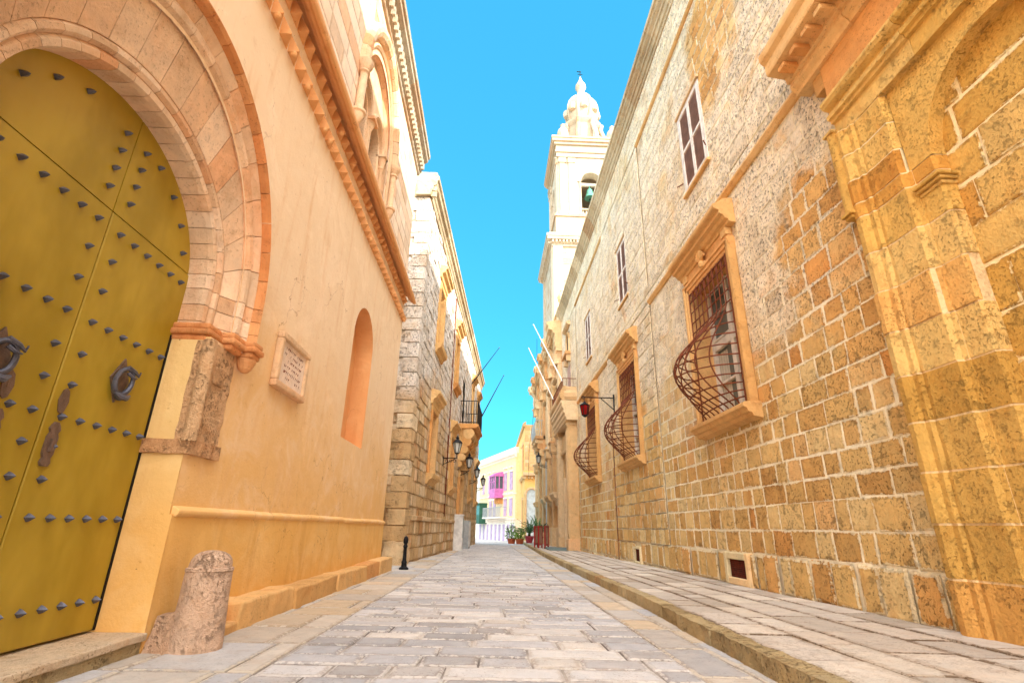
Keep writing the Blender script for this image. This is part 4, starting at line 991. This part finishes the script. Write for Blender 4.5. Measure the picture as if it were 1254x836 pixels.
w = MB(); w.lathe(c0, [(1.44, 34.8), (1.16, 35.0), (1.12, 35.2), (1.30, 35.6), (1.39, 36.2), (1.36, 36.8), (1.18, 37.4), (0.88, 37.9), (0.64, 38.2), (0.46, 38.4), (0.35, 38.8), (0.34, 39.2), (0.50, 39.5), (0.46, 39.8), (0.24, 40.2), (0.11, 40.6), (0.04, 40.9)], 24)
for k in range(8):
    an = math.pi/8+math.pi/4*k; w.tube([(TX+r*math.cos(an), TY+2.85+r*math.sin(an), z) for r, z in ((1.20, 35.1), (1.33, 35.6), (1.42, 36.2), (1.39, 36.8), (1.22, 37.4), (0.91, 37.9), (0.56, 38.3))], .13, 6)
    an += math.pi/8; w.lathe((TX+1.36*math.cos(an), TY+2.85+1.36*math.sin(an), 35.8), [(.02, 0), (.3, .12), (.36, .45), (.3, .75), (.02, .9)], 8)
w.build('dome', 'tower', P4, smooth=True)
w = MB(); w.tube([(TX, TY+2.85, 40.6), (TX, TY+2.85, 41.6)], .03, 5); w.tube([(TX-.22, TY+2.85, 41.2), (TX+.22, TY+2.85, 41.2)], .03, 5); w.tube([(TX-.3, TY+2.85, 41.55), (TX+.1, TY+2.85, 41.5)], .04, 5)
w.build('weather_vane', 'iron', P4)
t = thing('bell', 'green bronze bell hanging in the open arch of the pale bell tower', 'bell', (TX+.05, TY+1.0, 25.6))
w = MB(); w.lathe((TX, TY+.9, 25.85), [(.45, 0), (.40, .08), (.32, .28), (.26, .56), (.22, .76), (.12, .88), (.06, .92), (.06, 1.3)], 20); w.build('bell_body', 'verdigris', t, smooth=True)
w = MB(); w.lathe((TX, TY+.9, 25.7), [(.03, .7), (.03, .1), (.09, 0), (.02, -.08)], 8); w.build('clapper', 'iron', t)
w = MB(); w.box(TW, TX-.84, TX+.84, 27.0, 27.22, TY+.78, TY+1.02); w.build('headstock', 'white_wood', t)

# ------------------------------------------------------------------ rubble stone house on the left
TH2 = math.atan(.05); T2 = frame(-2.1, 13.0, TH2, 1)
P5 = thing('stone_house', 'rough stone house with moulded cornice, corbelled iron balcony and hooded windows, beyond the peach palace', 'house', (-2.1, 13, 0))
LN = 23.0
GW = [(c-.5, c+.5, 2.35, 4.3) for c in (3.4, 8.3, 16.6, 20.6)]; UW = [(c-.5, c+.5, 6.5, 8.6) for c in (3.4, 8.3, 16.6, 20.6)]
DR = [(11.3, 12.7, -.3, 3.0), (11.5, 12.5, 5.45, 7.8)]
w = MB(); w.field(T2, 0, LN, -.5, 10.6, GW+UW+DR, d=-.02)
for a in (.02, LN): w.poly([T2(a, -.5, -.02), T2(a, -.5, -7), T2(a, 10.6, -7), T2(a, 10.6, -.02)])
w.poly([T2(0, 10.6, 0), T2(LN, 10.6, 0), T2(LN, 10.6, -7), T2(0, 10.6, -7)]); w.poly([T2(0, -.5, -7), T2(LN, -.5, -7), T2(LN, 10.6, -7), T2(0, 10.6, -7)])
w.build('mortar_bed', 'rough_mortar', P5)
TN = lambda s, z, d: T2(-d, z, -s)
rh = dict(h=(.26, .36), w=(.28, .62), gap=.018, jit=.012, ch=.016)
w = MB(); w.blocks(T2, .0, LN, -.3, 10.3, d=(-.004, .028), holes=GW+UW+DR, **rh); w.blocks(TN, -.01, 3.0, -.3, 10.3, d=(-.004, .026), **rh)
w.build('wall', 'rough', P5)
w = MB(); z = .5; k_ = 0
while z < 9.8:
    h = rnd.uniform(.34, .42); l1, l2 = (.62, .36) if k_ % 2 else (.36, .62)
    P = lambda s_, d_, zz: T2(s_, zz, d_)
    a = .012; w.mesh([P(x, y, zz) for zz in (z+a, z+h-a) for x, y in ((-.05, .05), (l1, .05), (l1, -.02), (.02, -.02), (.02, -l2), (-.05, -l2))], [tuple(range(5, -1, -1)), tuple(range(6, 12))]+[(i, (i+1) % 6, (i+1) % 6+6, i+6) for i in range(6)])
    z += h; k_ += 1
w.build('quoins', 'rough', P5, bevel=.012)
w = MB(); grid_box(w, T2, -.12, .55, -.2, .5, -.4, .12, .09); o = w.build('corner_boulder', 'rough', P5, smooth=True); rough_up(o, .05, 4, 3)
w = MB(); w.sweep(T2, [(-.02, 10.2), (.05, 10.2), (.07, 10.35), (.10, 10.38), (.12, 10.5), (.20, 10.55), (.22, 10.68), (.27, 10.72), (.27, 10.84), (.18, 10.9), (.18, 10.98), (-.4, 11.0), (-.4, 10.2)], -.17, LN+.2, cuts=16)
w.sweep(TN, [(-.02, 10.2), (.05, 10.2), (.07, 10.35), (.10, 10.38), (.12, 10.5), (.15, 10.55), (.16, 10.68), (.17, 10.72), (.17, 10.84), (.14, 10.9), (.14, 10.98), (-.02, 11.0)], -.20, 3)
w.build('cornice', 'cornice', P5)
w = MB(); w.sweep(T2, [(-.02, .98), (.05, 1.0), (.06, 1.1), (-.02, 1.13)], .0, 10.9, cuts=14); w.build('plinth_course', 'rough', P5)
def hooded(c, z0, z1, big):
    w = MB(); w.box(T2, c-.5, c+.5, z0, z1, -.3, -.2); win = w.build('window', 'glass' if not big else 'dark', P5)
    w = MB()
    for q in ((c-.66, c-.48, z0, z1), (c+.48, c+.66, z0, z1), (c-.66, c+.66, z1, z1+.18)): w.box(T2, *q, -.25, .07, ch=.015)
    w.build('frame', 'trim', win)
    w = MB(); e = z1+.3 if big else z1+.4
    w.sweep(T2, [(-.02, e-.15), (.08, e-.13), (.1, e), (.2, e+.06), (.22, e+.14), (.29, e+.18), (.29, e+.26), (-.02, e+.34)], c-.82, c+.82); w.build('hood', 'trim', win)
    w = MB()
    w.sweep(T2, [(-.02, z0-.32), (.06, z0-.3), (.1, z0-.2), (.2, z0-.14), (.22, z0-.06), (.22, z0), (-.25, z0+.02)], c-.72, c+.72); w.build('sill', 'trim', win)
    w = MB(); w.box(T2, c-.47, c-.01, z0+.02, z1, -.19, -.13, ch=.01); w.box(T2, c+.01, c+.47, z0+.02, z1, -.19, -.13, ch=.01); w.build('shutter', 'shutter' if big else 'white_wood', win)
for c in (3.4, 8.3, 16.6, 20.6): hooded(c, 2.35, 4.3, True); hooded(c, 6.5, 8.6, False)
w = MB(); w.box(T2, 11.28, 12.72, -.3, 3.02, -.3, -.2); d_ = w.build('door', 'shutter', P5)
w = MB()
for q in ((11.0, 11.3, -.3, 3.0), (12.7, 13.0, -.3, 3.0), (11.0, 13.0, 3.0, 3.3)): w.box(T2, *q, -.25, .12, ch=.02)
w.build('frame', 'trim', d_)
w = MB(); w.box(T2, 11.48, 12.52, 5.4, 7.82, -.3, -.2); w.build('balcony_door', 'shutter', P5)
w = MB(); w.sweep(T2, [(-.02, 5.14), (.78, 5.16), (.84, 5.22), (.9, 5.24), (.9, 5.34), (-.02, 5.36)], 10.5, 13.5); bal = w.build('balcony', 'trim', P5)
for c in (10.8, 12.0, 13.2):
    w = MB()
    for i, (z, d, r) in enumerate(((3.55, .12, .13), (3.85, .24, .17), (4.2, .36, .2), (4.55, .5, .23), (4.92, .62, .26))):
        w.tube([T2(c-.15-.02*i, z, d*.75), T2(c+.15+.02*i, z, d*.75)], r, 12); w.box(T2, c-.13, c+.13, z-.1, z+.3, -.02, d*.75)
    w.build('corbel', 'trim', bal, smooth=True)
w = MB(); w.box(T2, 11.5, 12.5, 3.35, 3.5, -.02, .26); w.lathe(T2(12, 3.5, .12), [(.05, 0), (.2, .15), (.16, .4), (.05, .5)], 10); w.build('keystone', 'trim', bal)
w = MB()
for zz in (5.42, 6.44): w.tube([T2(10.55, zz, 0), T2(10.55, zz, .84), T2(13.45, zz, .84), T2(13.45, zz, 0)], .022, 5)
for i in range(26):
    s_ = 10.55+2.9*i/25; w.tube([T2(s_, 5.38, .84), T2(s_, 5.9, .84), T2(s_, 6.44, .84)], [.012, .018, .012], 5)
for s_ in (10.55, 13.45):
    for i in range(7): w.tube([T2(s_, 5.38, .12*i+.06), T2(s_, 5.9, .12*i+.06), T2(s_, 6.44, .12*i+.06)], [.012, .018, .012], 5)
w.build('railing', 'iron', bal)
w = MB(); w.box(T2, 7.0, 7.06, 1.2, 10.1, .0, .05); w.build('downpipe', 'rust', P5)

def lantern(label, T, s, z, dd, grp):
    t = thing('wall_lantern', label, 'lantern', T(s, z, dd), grp)
    w = MB(); w.tube([T(s, z, 0), T(s, z, dd)], .018, 5); w.tube([T(s, z-.22, 0), T(s, z-.2, .08), T(s, z-.06, dd*.75), T(s, z, dd*.9)], .013, 5)
    for k in range(3): w.tube([T(s, z-.1+.05*math.sin(a*.9), .14+.14*k+.05*math.cos(a*.9)) for a in range(8)], .009, 4)
    w.box(T, s-.03, s+.03, z-.28, z+.1, -.01, .02); w.tube([T(s, z, dd), T(s, z+.14, dd)], .02, 5); w.build('bracket', 'iron', t)
    c = T(s, z+.14, dd); w = MB()
    w.lathe(c, [(.03, 0), (.08, .03), (.09, .05)], 6); w.lathe(c, [(.19, .40), (.17, .44), (.10, .52), (.05, .55), (.05, .58), (.07, .60), (.02, .68), (.005, .74)], 6)
    for k in range(6):
        an = math.pi/3*k; w.tube([(c[0]+.085*math.cos(an), c[1]+.085*math.sin(an), c[2]+.05), (c[0]+.17*math.cos(an), c[1]+.17*math.sin(an), c[2]+.41)], .012, 4)
    w.build('cage', 'iron', t)
    w = MB(); w.lathe(c, [(.078, .05), (.16, .40)], 6); w.build('pane', 'lamp_glass', t)
GL = 'lanterns along the stone house'
lantern('black bracket lantern on the stone house wall, nearest to the iron bollard', T2, 6.1, 3.22, .50, GL)
lantern('black bracket lantern on the stone house wall right under the corbelled balcony', T2, 11.1, 3.25, .50, GL)
lantern('black bracket lantern on the stone house, third along from the iron bollard', T2, 16.0, 3.25, .50, GL)
lantern('black bracket lantern at the very end of the stone house wall, past the balcony', T2, 21.6, 3.25, .48, GL)
lantern('small black bracket lantern on the church front above the potted palms', TR, 33.0, 4.6, .8, None)

t = thing('utility_cabinet', 'pale grey metal utility cabinet standing against the stone house', 'cabinet', T2(13.6, -.1, .2))
w = MB(); w.box(T2, 13.2, 14.2, -.15, 1.15, .03, .42, ch=.02); w.build('body', 'steel', t)
w = MB(); w.box(T2, 13.25, 13.68, -.05, 1.08, .42, .435); w.box(T2, 13.72, 14.15, -.05, 1.08, .42, .435); w.build('door_leaf', 'white_metal', t)
t = thing('meter_box', 'white pillar shaped meter box beside the stone house doorway', 'box', T2(10.6, -.1, .2))
w = MB(); w.box(T2, 10.35, 10.8, -.15, 1.3, .03, .40, ch=.02); w.box(T2, 10.32, 10.83, 1.3, 1.36, .03, .43); w.build('body', 'white_metal', t)
w = MB(); w.box(T2, 10.4, 10.75, .4, 1.2, .40, .415); w.build('door_leaf', 'steel', t)
for lab, p, q in (('thin dark flagpole slanting up from the stone house roof corner', T2(15.4, 8.6, .05), (.25, 28.2, 10.8)), ('thin dark flagpole slanting up from the iron balcony of the stone house', T2(13.2, 6.25, .85), (.52, 27.0, 8.75))):
    p, q = Vector(p), Vector(q); w = MB(); w.tube([p, p+(q-p)*.5, q], [.03, .025, .015], 6); o = w.build('flagpole', 'iron'); tag(o, lab, 'flagpole', 'dark flagpoles on the stone house')
    w = MB(); w.lathe(q, [(.01, -.03), (.035, 0), (.01, .03)], 8); w.build('finial', 'bronze', o)
for lab, p, q in (('white flagpole rising from the near corner of the stone balcony', (3.18, 22.7, 7.3), (1.95, 24.2, 10.7)), ('white flagpole rising from the far corner of the stone balcony', (3.18, 26.3, 7.3), (1.95, 27.6, 10.6))):
    p, q = Vector(p), Vector(q); w = MB(); w.tube([p, p+(q-p)*.5, q], [.035, .03, .02], 6); o = w.build('flagpole', 'white_metal'); tag(o, lab, 'flagpole', 'white flagpoles on the stone balcony')
    w = MB(); w.lathe(q, [(.01, -.04), (.05, 0), (.01, .04)], 8); w.build('finial', 'white_metal', o)

# ------------------------------------------------------------------ houses closing the street
TPk = frame(2.33, 50.0, math.atan2(-.297, .955), -1)
P6 = thing('balcony_house', 'cream house with a magenta closed balcony and lilac shutters closing the end of the street', 'house', (2.33, 50, -.4))
w = MB(); w.box(TPk, 0, 12.4, 1.55, 8.1, -7, 0); w.build('wall', 'pink_wall', P6)
w = MB(); w.box(TPk, 12.4, 24, -.6, 7.4, -7, -.05); w.build('side_wing', 'white_wall', P6)
w = MB(); w.box(TPk, 0, 12.4, -.6, 1.55, -7, .03); w.build('ground_floor', 'white_wall', P6)
w = MB(); w.sweep(TPk, [(-.1, 7.3), (.06, 7.32), (.1, 7.45), (.3, 7.55), (.34, 7.7), (-.1, 7.75)], -.1, 12.5); w.box(TPk, -.02, 12.42, 7.7, 8.28, -.3, .06); w.sweep(TPk, [(-.1, 1.5), (.15, 1.55), (.2, 1.66), (-.1, 1.7)], -.05, 12.45); w.sweep(TPk, [(-.1, 3.85), (.06, 3.88), (.08, 3.98), (-.1, 4.0)], -.05, 12.45)
for i in range(17): w.box(TPk, .2+.72*i, .36+.72*i, 1.3, 1.52, .0, .16)
w.build('cornice', 'white_wall', P6)
for c, z0, z1 in [(1.2, 4.3, 6.0), (2.9, 4.3, 6.0), (6.6, 4.3, 6.0), (8.4, 4.3, 6.0), (10.6, 4.3, 6.0), (1.2, 1.9, 3.5), (2.9, 1.9, 3.5), (6.4, 1.9, 3.5), (7.8, 1.9, 3.5)]:
    w = MB(); w.box(TPk, c-.42, c+.42, z0, z1, -.1, .015); win = w.build('window', 'dark', P6)
    w = MB(); w.box(TPk, c-.42, c-.02, z0, z1, .015, .06, ch=.01); w.box(TPk, c+.02, c+.42, z0, z1, .015, .06, ch=.01); w.build('shutter', 'lilac', win)
    w = MB(); w.box(TPk, c-.55, c+.55, z1+.02, z1+.16, -.02, .1); w.sweep(TPk, [(0, z1+.4), (.15, z1+.45), (.18, z1+.55), (0, z1+.6)], c-.5, c+.5); w.build('lintel', 'white_wall', win)
for i, c in enumerate((.7, 1.9, 3.2, 4.5, 5.8, 7.2, 8.6, 10.0, 11.4)):
    w = MB(); w.box(TPk, c-.35, c+.35, -.5, 1.15, -.1, .045, ch=.01); w.build('door', 'lilac', P6)
TPb = lambda s, z, d: TPk(s-.55, z, d)
w = MB(); w.box(TPb, 4.1, 5.9, 3.75, 4.55, .0, .95); w.box(TPb, 4.05, 5.95, 3.65, 3.76, 0, 1.02); w.box(TPb, 4.05, 5.95, 5.75, 5.9, 0, 1.02); w.sweep(TPb, [(0, 5.9), (1.0, 5.9), (.6, 6.15), (0, 6.25)], 4.1, 5.9)
for s_ in (4.1, 4.68, 5.25, 5.82): w.box(TPb, s_, s_+.09, 4.55, 5.75, .86, .95)
for d_ in (.0, .43): w.box(TPb, 4.1, 4.18, 4.55, 5.75, d_, d_+.09); w.box(TPb, 5.82, 5.9, 4.55, 5.75, d_, d_+.09)
w.box(TPb, 4.1, 5.9, 5.2, 5.27, .87, .94)
cb = w.build('closed_balcony', 'magenta', P6)
w = MB(); w.box(TPb, 4.14, 5.86, 4.55, 5.75, .0, .89); w.build('pane', 'glass', cb)
w = MB()
for c in (4.4, 5.6): w.box(TPb, c-.1, c+.1, 3.1, 3.65, 0, .5, ch=.1)
w.build('bracket', 'trim', cb)
w = MB(); w.box(TPk, 2.2, 8.2, 1.7, 1.82, 0, .8); bl = w.build('balcony', 'white_wall', P6)
w = MB(); w.tube([TPk(2.25, 2.75, 0), TPk(2.25, 2.75, .76), TPk(8.15, 2.75, .76), TPk(8.15, 2.75, 0)], .03, 5)
for i in range(34): w.tube([TPk(2.25+5.9*i/33, 1.82, .76), TPk(2.25+5.9*i/33, 2.75, .76)], .018, 4)
w.build('railing', 'steel', bl)
TPg = lambda s, z, d: TPk(s-.9, z, d)
w = MB(); w.box(TPg, 10.0, 12.2, 1.3, 3.2, .0, .85); w.box(TPg, 9.9, 12.3, 3.2, 3.35, 0, .95)
w.box(TPg, 9.9, 12.3, 1.2, 1.3, 0, .95); gb = w.build('green_balcony', 'green_paint', P6)
w = MB()
for i in range(4): w.box(TPg, 10.1+.53*i, 10.5+.53*i, 2.1, 3.05, .84, .865)
w.build('pane', 'glass', gb)

P7 = thing('gold_house', 'yellow stone house with an arched pale blue recess, between the church and the cream house', 'house', (2.93, 46, -.4))
TOl = lambda s, z, d: (2.93-d, s, z); TOf = lambda s, z, d: (s, 46-d, z)
w = MB(); w.box(TOl, 46, 64, -.6, 9.7, -9, 0); w.build('wall', 'orange_wall', P7)
w = MB(); w.blocks(TOf, 2.93, 8, 5.6, 9.7, h=(.3, .36), w=(.4, .7), gap=.01, d=(.0, .012)); w.build('upper_storey', 'church', P7)
w = MB(); w.sweep(TOl, [(-.1, 9.5), (.15, 9.55), (.2, 9.8), (-.1, 10.0)], 45.9, 64); w.sweep(TOl, [(-.1, 4.9), (.15, 4.95), (.25, 5.15), (-.1, 5.25)], 45.9, 64); w.sweep(TOf, [(-.1, 5.1), (.3, 5.2), (.35, 5.45), (-.1, 5.5)], 2.8, 8)
for i in range(16): w.box(TOf, 2.9+.3*i, 3.05+.3*i, 4.9, 5.1, 0, .25)
w.build('cornice', 'church', P7)
w = MB(); w.archfill(TOf, 3.55, 3.6, .42, (3.1, 4.0, .3, 4.1), d=.03); w.arch(TOf, 3.55, 3.6, [(.62, 0), (.44, 0), (.44, .1), (.5, .14), (.62, .12)], -.3, 20); w.build('recess_frame', 'church', P7)
w = MB(); w.box(TOf, 3.12, 3.98, -.4, 4.02, .0, .02); w.build('recess_panel', 'pale_blue', P7)
for c in (48, 51, 54, 57, 60):
    for z0 in (1.0, 5.9):
        w = MB(); w.box(TOl, c-.5, c+.5, z0, z0+2.2, -.05, .012); win = w.build('window', 'shutter', P7)
        w = MB()
        for q in ((c-.68, c-.5, z0-.1, z0+2.2), (c+.5, c+.68, z0-.1, z0+2.2), (c-.68, c+.68, z0+2.2, z0+2.42)): w.box(TOl, *q, -.02, .1)
        w.build('frame', 'church', win)

# ------------------------------------------------------------------ plants, menu board, ramp
def bush(name, label, x, y, r, h, kind):
    z = gz(x, y)+(.12 if x > kx(y) else 0); t = thing(name, label, 'plant', (x, y, z))
    w = MB()
    if kind == 'box':
        w.lathe((x, y, z), [(.24, 0), (.30, .30), (.33, .31), (.33, .37), (.28, .37), (.27, .33)], 14)
    else:
        w.lathe((x, y, z), [(.20, 0), (.27, .25), (.30, .38), (.33, .39), (.33, .46), (.28, .46), (.27, .42)], 16)
    w.build('pot', 'terracotta' if kind == 'box' else 'pot_red', t)
    w = MB(); w.lathe((x, y, z), [(.26, .33 if kind == 'box' else .42), (.01, .35 if kind == 'box' else .44)], 12); w.build('soil', 'soil', t)
    w = MB(); top = .35 if kind == 'box' else .44
    if kind == 'box':
        for i in range(420):
            a = rnd.uniform(0, 2*math.pi); rr = r*math.sqrt(rnd.random()); zz = z+top+h*rnd.random()*(1-.5*(rr/r)**2)
            p = Vector((x+rr*math.cos(a), y+rr*math.sin(a), zz)); u = Vector((rnd.gauss(0, 1), rnd.gauss(0, 1), rnd.gauss(.3, 1))).normalized(); v = u.orthogonal().normalized(); l = rnd.uniform(.08, .16)
            w.poly([p, p+u*l*.5+v*l*.25, p+u*l, p+u*l*.5-v*l*.25])
        st = MB()
        for i in range(9):
            a = rnd.uniform(0, 6.28); st.tube([(x, y, z+top-.05), (x+.5*r*math.cos(a), y+.5*r*math.sin(a), z+top+h*.4), (x+.8*r*math.cos(a), y+.8*r*math.sin(a), z+top+h*.75)], .012, 4)
        w.build('foliage', 'leaf', t); st.build('stem', 'soil', t)
    else:
        w2 = MB(); w2.lathe((x, y, z), [(.09, top-.05), (.10, top+.1), (.06, top+.24)], 10); w2.build('trunk', 'soil', t)
        for i in range(26):
            a = 2*math.pi*i/26*2.6+rnd.uniform(-.2, .2); el = rnd.uniform(.25, 1.25); ln = h*rnd.uniform(.8, 1.1); prev = None; p = Vector((x, y, z+top+.18)); d = Vector((math.cos(a)*math.cos(el), math.sin(a)*math.cos(el), math.sin(el)))
            for k in range(9):
                q = p+d*ln/9; side = d.cross(Vector((0, 0, 1))).normalized(); wd = .13*math.sin(math.pi*(k+.7)/9.6)
                for sg in (1, -1):
                    tip = p+side*sg*wd+d*.07+Vector((0, 0, .03)); w.poly([p, q*.55+p*.45, tip])
                    tip = p*.5+q*.5+side*sg*wd+d*.07+Vector((0, 0, .03)); w.poly([p*.5+q*.5, q, tip])
                w.tube([p, q], .008, 3, cap=False); d = (d+Vector((0, 0, -.10))).normalized(); p = q
        w.build('fronds', 'palm', t)
GP = 'plants set out at the end of the pavement'
bush('potted_shrub', 'leafy shrub in an orange terracotta pot, farthest from the red menu board', 1.62, 40.2, .5, 1.15, 'box', )
bush('potted_shrub', 'low leafy shrub in an orange terracotta pot, next to the first palm', 2.2, 39.6, .45, .8, 'box')
bush('potted_palm', 'dark green cycad palm in a pinkish red pot at the kerb', 2.78, 38.0, .4, 1.25, 'palm')
bush('potted_palm', 'dark green cycad palm in a red pot half hidden behind the menu board', 3.05, 34.0, .4, 1.25, 'palm')

t = thing('menu_board', 'red framed folding menu board standing on the pavement before the church', 'sign', (2.5, 25.6, -.05))
for i, (x, y) in enumerate(((2.32, 27.0), (2.45, 26.2), (2.66, 25.3))):
    z = gz(x, y)+.12; w = MB(); TM = lambda s, zz, d: (x+s*.35-d*.94, y+s*.94+d*.35, z+zz)
    for q in ((-.34, -.26, .0, 1.0), (.26, .34, .0, 1.0), (-.26, .26, .92, 1.0), (-.26, .26, .12, .2)): w.box(TM, *q, -.03, .03, ch=.006)
    pn = w.build('frame', 'red_paint', t)
    w = MB(); w.box(TM, -.26, .26, .2, .92, -.012, .012); w.build('panel', 'shutter', pn)
    w = MB(); w.tube([TM(-.26+.52*k/10, 1.0+.10*math.sin(math.pi*k/10), 0) for k in range(11)], .012, 5); w.build('iron_scroll', 'iron', pn)
t = MB(); x0, x1 = 2.55, 3.7
def rp(x, y, h): return (x, y, gz(x, y)+.124+h)
t.mesh([rp(x0, 22.6, .004), rp(x1, 22.6, .004), rp(x1, 25.4, .07), rp(x0, 25.4, .07), rp(x0, 22.6, -.02), rp(x1, 22.6, -.02), rp(x1, 25.4, -.02), rp(x0, 25.4, -.02)], [(0, 1, 2, 3), (0, 4, 5, 1), (1, 5, 6, 2), (2, 6, 7, 3), (3, 7, 4, 0)])
tag(t.build('ramp', 'ramp'), 'grey green ramp mat on the pavement before the balconied doorway', 'ramp')
w = MB(); w.tube([(2.9+.1*math.sin(k*.5), 33+.6*k, 13.2-k*.62-1.2*math.sin(math.pi*k/14)) for k in range(15)], .012, 4)
tag(w.build('cable', 'iron'), 'thin dark cable sagging from the church roof towards the yellow house', 'cable')
